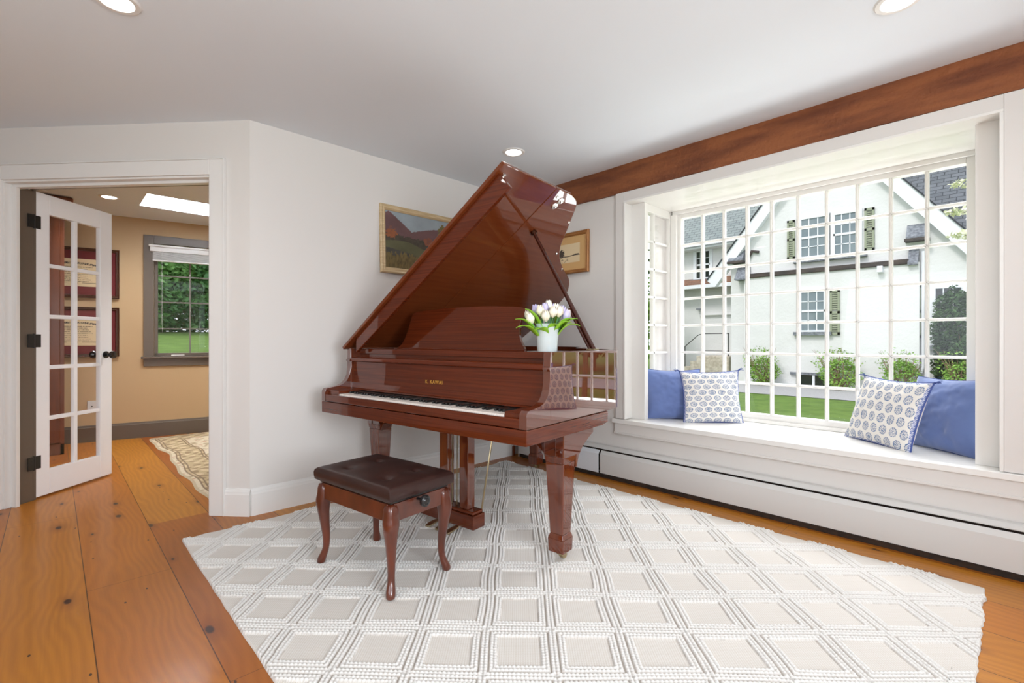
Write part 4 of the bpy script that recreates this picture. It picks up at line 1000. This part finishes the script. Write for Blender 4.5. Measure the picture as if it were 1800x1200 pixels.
# ================================================================== OUTSIDE
def leaf_cloud(parts, n, size, seed=0):
    """parts: list of (centre, radii); n leaves each; returns an MB-like big mesh quickly"""
    r = np.random.default_rng(seed); V = []; 
    for (c_, rad), k in zip(parts, n if isinstance(n, (list, tuple)) else [n]*len(parts)):
        d = r.normal(size=(k, 3)); d /= np.linalg.norm(d, axis=1)[:, None]; rr_ = r.uniform(.55, 1.0, k)**.5
        lump = 1 + .22*np.sin(d[:, 0]*5+seed)*np.sin(d[:, 1]*6+1)*np.sin(d[:, 2]*5+2)
        P = np.array(c_) + d*np.array(rad)*(rr_*lump)[:, None]
        a = r.normal(size=(k, 3)); a[:, 2] *= .6; a /= np.linalg.norm(a, axis=1)[:, None]; b_ = np.cross(a, r.normal(size=(k, 3))); b_ /= np.linalg.norm(b_, axis=1)[:, None]
        s = size*r.uniform(.6, 1.3, k)[:, None]
        V.append(np.stack([P-a*s, P-b_*s*.5, P+a*s, P+b_*s*.5], 1))
    V = np.concatenate(V).reshape(-1, 3).astype(np.float32); nq = len(V)//4
    me = bpy.data.meshes.new('foliage'); me.vertices.add(len(V)); me.vertices.foreach_set('co', V.ravel()); me.loops.add(nq*4); me.loops.foreach_set('vertex_index', np.arange(nq*4, dtype=np.int32))
    me.polygons.add(nq); me.polygons.foreach_set('loop_start', np.arange(nq, dtype=np.int32)*4); me.polygons.foreach_set('loop_total', np.full(nq, 4, np.int32)); me.update(calc_edges=True); return me
def foliage_mat(name, a, b_, sc=3):
    m = mat(name, a, .6, noise=((sc, sc, sc), 4, 1.0, b_)); return m
fg_spring = foliage_mat('leaves_spring', srgb(150, 190, 84), srgb(108, 150, 56)); fg_dark = foliage_mat('leaves_evergreen', srgb(70, 104, 50), srgb(36, 62, 30)); fg_mid = foliage_mat('leaves_mid', srgb(132, 176, 104), srgb(70, 118, 62), 1.0)
bark = mat('bark', srgb(110, 92, 74), .9, bump=(40, .5, .01)); twig = mat('twig', srgb(140, 116, 92), .9)
blossom = mat('blossom', srgb(244, 240, 226), .6, noise=((9, 9, 9), 2, 1, srgb(206, 214, 160)))
def plant(name, label, cat, base, blobs, n, size, m, group=None, trunk=None, seed=0, stems=0, stem_mat=None):
    t = thing(name, label, cat, base, 0, group); b0 = Vector(base)
    me = leaf_cloud([((c_[0]-b0.x, c_[1]-b0.y, c_[2]-b0.z), r) for c_, r in blobs], n, size, seed); me.materials.append(m)
    o = bpy.data.objects.new('foliage', me); C.objects.link(o); o.parent = t
    r_ = random.Random(seed); q = MB()
    if trunk:
        h = trunk[1]; q.tube([(0, 0, 0), (r_.uniform(-.1, .1), r_.uniform(-.1, .1), h*.5), (r_.uniform(-.2, .2), r_.uniform(-.2, .2), h)], [trunk[0], trunk[0]*.8, trunk[0]*.4], 10)
    for (c_, r) in blobs[:6]:
        for k in range(stems if stems else 2):
            e = Vector(c_)-b0 + Vector((r_.uniform(-1, 1)*r[0], r_.uniform(-1, 1)*r[1], r_.uniform(.1, 1.05)*r[2]))
            s = Vector((r_.uniform(-.1, .1), r_.uniform(-.1, .1), 0)) if not trunk else Vector((0, 0, trunk[1]*r_.uniform(.35, .8)))
            w_ = .010 if not trunk else trunk[0]*.25
            q.tube([s, s.lerp(e, .5) + Vector((r_.uniform(-.1, .1), r_.uniform(-.1, .1), .05)), e], [w_, w_*.7, w_*.3], 5)
    q.build('trunk' if trunk else 'stems', stem_mat or (bark if trunk else twig), t, smooth=True)
    return t
# ground
grass = mat('lawn', srgb(108, 138, 58), .95, noise=((3, 3, 3), 6, .7, srgb(84, 112, 44)), bump=(60, .8, .03))
gz = -.45
def terrain(x, y):
    z = gz + .15*np.clip((x-13.5)/2.2, 0, 1)
    z = z + (1.28*np.clip((y-7.2)/2.6, 0, 1) + .45*np.clip((y-9.8)/6.5, 0, 1))*np.clip((9.0-x)/4, 0, 1)
    return z
def gpos(u, v):
    x = -30 + u*80; y = -35 + v*75; return x, y, terrain(x, y)
g = pigment_grid('lawn', 200, 200, gpos, None, grass); tag(g, 'mown green lawn outside the windows around both buildings', 'lawn'); g['kind'] = 'structure'
del g['category']
asphalt = mat('driveway_asphalt', srgb(176, 174, 176), .9, noise=((30, 30, 30), 4, .5, srgb(150, 148, 150)), bump=(200, .4, .003))
q = MB()
for y0 in range(-20, 14):
    xa = 13.72 - .0*y0; q.add([(xa+.13*math.sin(y0*.3), y0, gz+.035), (15.62, y0, -.285), (15.62, y0+1, -.285), (xa+.13*math.sin((y0+1)*.3), y0+1, gz+.035)], [(0, 1, 2, 3)])
dw_ = q.build('driveway', asphalt); tag(dw_, kind='structure')

stucco = mat('white_stucco', srgb(226, 225, 226), .9, noise=((2, 2, 5), 4, .25, srgb(212, 211, 211)), bump=(14, .35, .02))
clapw = mat('white_boards', srgb(234, 236, 242), .6)
slate = mat('grey_shingle', srgb(128, 136, 140), .9)
def shingle(m, c1, c2, c3):
    nt = m.node_tree; b_ = nt.nodes['Principled BSDF']; tc = nt.nodes.new('ShaderNodeTexCoord'); mp = nt.nodes.new('ShaderNodeMapping')
    mp.inputs['Rotation'].default_value = (0, 0, 0); br = nt.nodes.new('ShaderNodeTexBrick'); br.inputs['Scale'].default_value = 1
    br.inputs['Brick Width'].default_value = .30; br.inputs['Row Height'].default_value = .16; br.inputs['Mortar Size'].default_value = .012
    br.inputs['Color1'].default_value = c1; br.inputs['Color2'].default_value = c2; br.inputs['Mortar'].default_value = c3
    nt.links.new(tc.outputs['UV'], br.inputs['Vector']); nt.links.new(br.outputs['Color'], b_.inputs['Base Color'])
shingle(slate, srgb(140, 148, 146), srgb(126, 134, 134), srgb(88, 94, 96))
slate_d = mat('dark_shingle', srgb(96, 100, 106), .9); shingle(slate_d, srgb(104, 108, 114), srgb(90, 94, 100), srgb(50, 54, 60))
patch = mat('mottled_slate', srgb(140, 144, 152), .8, noise=((14, 14, 14), 4, .9, srgb(92, 96, 106)))
ledge_m = mat('weathered_ledge', srgb(82, 72, 68), .85, noise=((3, 3, 10), 5, .9, srgb(58, 54, 56)))
sh_m = mat('sage_shutter', srgb(150, 156, 134), .7); win_m = mat('house_pane', srgb(108, 122, 130), .12, coat=1, noise=((1.2, 1.2, 1.6), 2, .6, srgb(132, 144, 148))); win_d = mat('house_pane_dark', srgb(34, 38, 42), .15, coat=1)
stone = mat('rubble_stone', srgb(206, 196, 182), .95, noise=((9, 9, 9), 4, .8, srgb(170, 158, 142)), bump=(12, .8, .03)); brownr = mat('copper_roof', srgb(138, 98, 76), .8, noise=((8, 8, 2), 4, .7, srgb(92, 70, 58)))
hs = thing('neighbouring_house', 'white stucco house with steep gable, grey shingle roof and sage shutters across the driveway', 'house', (16, 3.5, -.4))
O = Vector((16, 3.5, -.4))
class HB(MB):
    def build(s, name, m, parent=None, **k):
        s.v = [(x-O.x, y-O.y, z-O.z) for x, y, z in s.v]; return MB.build(s, name, m, parent or hs, **k)
XM = 16.0
# gable wall
HB().prism([(6.25, -.6), (6.25, 3.90), (3.52, 7.30), (.25, 3.05), (.25, -.6)], lambda y, z, t: (t, y, z), XM, XM+.35).build('gable_wall', stucco)
# rake boards
for (ya, za, yb, zb) in ((3.52, 7.36, 6.95, 3.02), (3.52, 7.36, .05, 2.86)):
    d = Vector((yb-ya, zb-za)).normalized(); nn = Vector((-d.y, d.x)); nn = nn if nn.y < 0 else -nn
    HB().prism([(ya, za), (yb, zb), (yb+nn.x*.34, zb+nn.y*.34), (ya, za-.46)], lambda y, z, t: (t, y, z), XM-.22, XM).build('rake_board', clapw)
    HB().prism([(ya, za+.05), (yb, zb+.05), (yb, zb), (ya, za)], lambda y, z, t: (t, y, z), XM-.26, XM+.3).build('rake_cap', slate_d)
# roof slopes (uv laid so that shingle courses run along y)
def roof(name, ya, yb, xa, za, xb, zb, m):
    q = HB(); q.add([(xa, ya, za), (xb, ya, zb), (xb, yb, zb), (xa, yb, za), (xa, ya, za-.12), (xb, ya, zb-.12), (xb, yb, zb-.12), (xa, yb, za-.12)], [(0, 1, 2, 3), (7, 6, 5, 4), (0, 3, 7, 4), (1, 0, 4, 5), (2, 1, 5, 6), (3, 2, 6, 7)])
    o = q.build(name, m); L_ = math.hypot(xb-xa, zb-za); uv = o.data.uv_layers.new(name='UVMap')
    for p in o.data.polygons:
        for li in p.loop_indices:
            c_ = o.data.vertices[o.data.loops[li].vertex_index].co; uv.data[li].uv = (c_.y, (c_.x-(xa-O.x))*L_/(xb-xa))
    return o
roof('wing_roof', 3.6, 9.6, 17.55, 4.70, 22.0, 9.2, slate)
roof('main_roof', -1.4, 3.45, 16.36, 2.95, 21.5, 9.0, slate_d)
HB().box((17.42, 3.9, 4.58), (17.60, 9.6, 4.72)).build('gutter', clapw)
HB().box((18.0, 5.9, -.6), (18.3, 9.3, 4.66)).build('wing_wall', stucco)
HB().box((16.3, -1.2, -.6), (16.7, .35, 3.0)).build('wing_wall', stucco)
HB().box((17.55, 5.9, 4.50), (18.0, 9.3, 4.56)).build('soffit', clapw)
# lower porch strip of the wing
sc = lambda v, X, X0=18.0: v*X/X0
q = HB(); q.prism([(17.45, 3.10), (17.45, 3.16), (18.0, 3.42), (18.0, 3.10)], lambda x, z, t: (x, t, z), 6.3, 9.2); q.build('porch_roof', brownr)
HB().box((17.36, 6.3, 2.98), (17.50, 9.2, 3.11)).build('gutter', clapw)
# bump-out with ledge
XB = 15.78
HB().prism([(1.52, -.6), (1.52, 3.02), (5.76, 3.02), (5.76, -.6)], lambda y, z, t: (t, y, z), XB, XM).build('lower_wall', stucco)
HB().box((XB-.06, 1.72, 2.985), (XM, 5.66, 3.12)).build('ledge', ledge_m, bevel=.02)
for y0, y1, dy in ((5.64, 6.02, .0), (1.54, 1.74, 0)):
    HB().prism([(XB-.12, 2.95), (XB-.12, 2.99), (XM-.02, 3.40), (XM-.02, 2.95)], lambda x, z, t: (x, t, z), y0, y1).build('slate_return', patch)
for y0, y1, z in ((1.36, 1.78, 3.62), (5.80, 6.24, 3.56)):
    HB().prism([(XB-.06, z), (XB-.06, z+.05), (XM, z+.40), (XM, z)], lambda x, z_, t: (x, t, z_), y0, y1).build('bracket_cap', patch)
    HB().box((XB-.08, y0-.03, z-.06), (XM, y1+.03, z+.01)).build('bracket_edge', ledge_m)
q = HB(); q.tube([(XM-.06, 5.72, 3.60), (XM-.06, 5.58, 3.86), (XM-.06, 5.38, 3.80)], .045, 8); q.build('iron_bracket', ledge_m)
def house_window(y0, y1, z0, z1, X, cols, rows, pane=win_m, dark_low=True, sill=True, trimw=.09):
    w_ = HB(); w_.box((X-.05, y0-trimw, z0-.04), (X, y0, z1+trimw)); w_.box((X-.05, y1, z0-.04), (X, y1+trimw, z1+trimw)); w_.box((X-.05, y0, z1), (X, y1, z1+trimw)); w_.box((X-.05, y0, z0-.05), (X, y1, z0))
    zm = (z0+z1)/2; w_.box((X-.045, y0, zm-.03), (X-.005, y1, zm+.03)); w_.box((X-.045, y0, z0), (X-.005, y0+.035, z1)); w_.box((X-.045, y1-.035, z0), (X-.005, y1, z1))
    for i in range(1, cols): y = y0+(y1-y0)*i/cols; w_.box((X-.035, y-.012, z0), (X-.01, y+.012, z1))
    for j in range(1, rows):
        z = z0+(z1-z0)*j/rows
        if abs(z-zm) > .05: w_.box((X-.035, y0, z-.012), (X-.01, y1, z+.012))
    o = w_.build('window', clapw); p_ = HB().box((X-.022, y0, z0), (X-.012, y1, z1)); p_.build('pane', pane, o)
    if sill: HB().box((X-.12, y0-.16, z0-.15), (X, y1+.16, z0-.05)).build('window_sill', patch)
def shutter(y0, y1, z0, z1, X):
    q = HB(); q.box((X-.06, y0, z0), (X-.01, y0+.05, z1)); q.box((X-.06, y1-.05, z0), (X-.01, y1, z1)); zm = (z0+z1)/2
    for za in (z0, zm-.04, z1-.07): q.box((X-.06, y0, za), (X-.01, y1, za+.07))
    z = z0+.09
    while z < z1-.09:
        if abs(z-zm) > .06: q.add([(X-.055, y0+.05, z), (X-.055, y1-.05, z), (X-.015, y1-.05, z+.035), (X-.015, y0+.05, z+.035), (X-.055, y0+.05, z+.012), (X-.055, y1-.05, z+.012), (X-.015, y1-.05, z+.047), (X-.015, y0+.05, z+.047)], [(0, 3, 2, 1), (4, 5, 6, 7), (0, 1, 5, 4), (1, 2, 6, 5), (2, 3, 7, 6), (3, 0, 4, 7)])
        z += .062
    q.build('shutter', sh_m)
house_window(3.56, 4.24, 3.50, 4.60, XM, 3, 4); house_window(2.82, 3.40, 3.46, 4.58, XM, 3, 4, sill=False)
HB().box((XM-.14, 2.62, 3.32), (XM, 4.40, 3.42)).build('window_sill', patch)
shutter(4.38, 4.58, 3.47, 4.63, XM); shutter(2.46, 2.68, 3.47, 4.63, XM)
k_ = XB/XM; zk = lambda z: 1.033+(z-1.033)*k_
house_window(3.60*k_, 4.24*k_, zk(1.33), zk(2.45), XB, 3, 4); shutter(3.25*k_, 3.48*k_, zk(1.19), zk(2.47), XB)
house_window(.72, 1.26, .95, 2.33, XM, 3, 4, win_d); shutter(1.40, 1.52, 1.10, 2.45, XM)
q = HB(); q.tube([(XM-.06, 1.46, 3.3), (XM-.06, 1.46, .35), (XM-.10, 1.50, .2)], .035, 8); q.build('downspout', clapw, smooth=True)
q = HB(); q.box((XB-.16, 2.24, 2.82), (XB, 2.36, 2.99)); q.build('wall_lamp', clapw, bevel=.01)
q = HB(); q.box((XB-.05, 3.42, -.26), (XB+.02, 4.28, .03)); q.build('basement_window', win_d); 
q = HB(); q.box((XB-.06, 3.38, -.05-.02), (XB-.02, 4.40, .07)) if False else None
HB().box((XB-.08, 3.36, .03), (XB, 4.44, .10)).build('basement_lintel', patch); HB().box((XB-.065, 3.80, -.26), (XB-.04, 3.86, .03)).build('basement_mullion', clapw)
HB().box((XB-.15, 1.3, -.35), (XB-.02, 6.0, -.285)).build('kerb', clapw)
house_window(7.80*1.0, 8.36, 3.44, 4.44, 18.0, 3, 4, win_d)
HB().box((17.9, 6.4, 1.0+.98), (18.0, 8.2, 2.02)).build('string_course', stucco)
HB().box((17.8, 8.02, 2.20), (18.0, 8.26, 2.27)).build('shelf_lamp', patch)
# side steps
HB().box((16.6, 6.55, -.6), (17.95, 7.70, .48)).build('stone_landing', stone, bevel=.02)
for k in range(4): HB().box((16.7, 7.70+.28*k, -.6), (17.9, 7.98+.28*k, .28-.2*k)).build('step', stone, bevel=.01)
q = HB(); XR = 16.75
q.tube([(XR, 6.6, 1.27), (XR, 7.55, 1.27), (XR, 7.7, 1.22), (XR, 8.35, .68), (XR, 8.37, .60)], .014, 6); q.tube([(XR, 6.6, .66), (XR, 7.5, .66)], .010, 6)
for y, za, zb in ((7.50, .45, 1.27), (6.62, .45, 1.27), (8.20, -.2, .80)): q.tube([(XR, y, za), (XR, y, zb)], .018, 6)
q.build('iron_railing', black)

for (y, wd, h, sd, n) in ((5.05, .55, .62, 1, 1500), (3.12, .60, .62, 2, 1700), (1.80, .46, .58, 3, 1300), (.72, .42, .56, 4, 900)):
    plant('shrub', {1: 'leafy spring shrub against the white house, leftmost in the row', 2: 'spring shrub against the house to the right of the basement window', 3: 'spring shrub below the blank white wall left of the downspout', 4: 'twiggy spring shrub in front of the dark evergreen'}[sd], 'shrub', (15.35, y, -.33),
          [((15.35, y, .12), (.30, wd*.8, .42)), ((15.4, y+.1, .45), (.25, wd*.95, .38))], [n, n//4], .035, fg_spring, 'spring shrubs along the white house', seed=sd, stems=22)
plant('evergreen_bush', 'tall dark evergreen bush in front of the house window at the right', 'bush', (15.72, .62, -.35), [((15.70, .84, 1.3), (.24, .46, 1.00)), ((15.70, .80, .45), (.24, .48, .75))], 4200, .045, fg_dark, seed=9)
# flowering tree whose branch reaches into the top right of the view
ft = thing('dogwood_tree', 'pale blossoming tree branch hanging across the dark roof at top right', 'tree', (9.2, -1.3, gz))
q = MB(); q.tube([(0, 0, 0), (.05, .05, 1.4), (-.05, .1, 2.4), (.0, .2, 3.2)], [.10, .08, .06, .03], 8)
br_ = [((-.05, .1, 2.2), (.0, .9, 2.95), (.0, 1.75, 3.30)), ((0, .15, 2.6), (.1, .8, 3.3), (.15, 1.70, 3.72)), ((0, .2, 2.9), (-.1, .9, 3.7), (0, 1.65, 4.02)), ((0, .1, 2.0), (.1, .8, 2.6), (.1, 1.72, 2.98))]
for b_ in br_: q.tube(b_, [.03, .015, .005], 6)
q.build('trunk', bark, ft, smooth=True)
me = leaf_cloud([((p[2][0], p[2][1]-.08, p[2][2]), (.15, .26, .055)) for p in br_] + [((p[1][0], p[1][1], p[1][2]), (.3, .5, .14)) for p in br_] + [((0, .1, 3.6), (.9, .8, .7))], [150]*4 + [250]*4 + [1500], .035, 5); me.materials.append(blossom); o = bpy.data.objects.new('blossom', me); C.objects.link(o); o.parent = ft
# trees: north side (study window and bay side window), and beyond to the right
def tree(x, y, h, r, m, label, sd, n=2600, size=.16, g=None, low=False):
    z0 = float(terrain(np.float64(x), np.float64(y)))
    plant('tree', label, 'tree', (x, y, z0), [((x, y, z0+h*.62), (r, r, h*.38)), ((x+r*.4, y-.2*r, z0+h*.35), (r*.8, r*.8, h*.28)), ((x-r*.5, y+.2, z0+h*.38), (r*.7, r*.8, h*.25))] + ([((x, y-.3*r, z0+1.3), (r*1.3, r*.6, 1.35))] if low else []), n, size, m, g, (.16, h*.75), sd)
gA = 'trees behind the study lawn'
for i, (x, y, h, r) in enumerate(((1.2, 16.5, 6.5, 1.9), (4.9, 17.2, 7.2, 1.9), (-2.6, 17.5, 7, 1.9), (8.4, 17.6, 6.5, 1.9), (3.0, 22.5, 9, 2.4), (-.6, 23.5, 9, 2.4))):
    tree(x, y, h, r, fg_mid, ['leafy green tree beyond the lawn, left one of the front row', 'leafy green tree beyond the lawn in the middle of the study window', 'leafy green tree beyond the lawn, leftmost outside the study window', 'leafy green tree beyond the lawn, right end of the front row', 'taller leafy tree in the back row, seen left above the study lawn', 'taller leafy tree in the back row, seen right above the study lawn'][i], 20+i, 9000, .085, gA, True)
for i, (x, y, h, r) in enumerate(((14.5, 9.6, 5.5, 1.0), (17.6, 12.4, 8, 1.8), (12.0, 11.0, 6, 1.3))):
    tree(x, y, h, r, fg_spring if i != 1 else fg_dark, ['slim light green tree nearest the house wing, in the narrow side panes', 'big dark tree farthest behind the narrow side panes of the bay', 'light green tree closest to the narrow side panes of the bay'][i], 30+i, 2200, .12, 'trees left of the white house')
for i, (x, y, h, r) in enumerate(((20, -4.5, 7, 2.0), (17.5, -7.5, 6, 1.8), (22, -9, 8, 2.4), (24, -2.5, 9, 2.0), (16, -11.5, 7, 2.2))):
    tree(x, y, h, r, fg_spring if i % 2 else fg_dark, ['dark tree right of the white house mirrored in the piano side', 'light green tree nearest the driveway, mirrored in the piano side', 'tallest dark tree far right of the house, mirrored in the piano side', 'light green tree behind the roof end of the white house', 'dark tree farthest right by the driveway, mirrored in the piano side'][i], 40+i, 1500, .16, 'trees right of the white house')
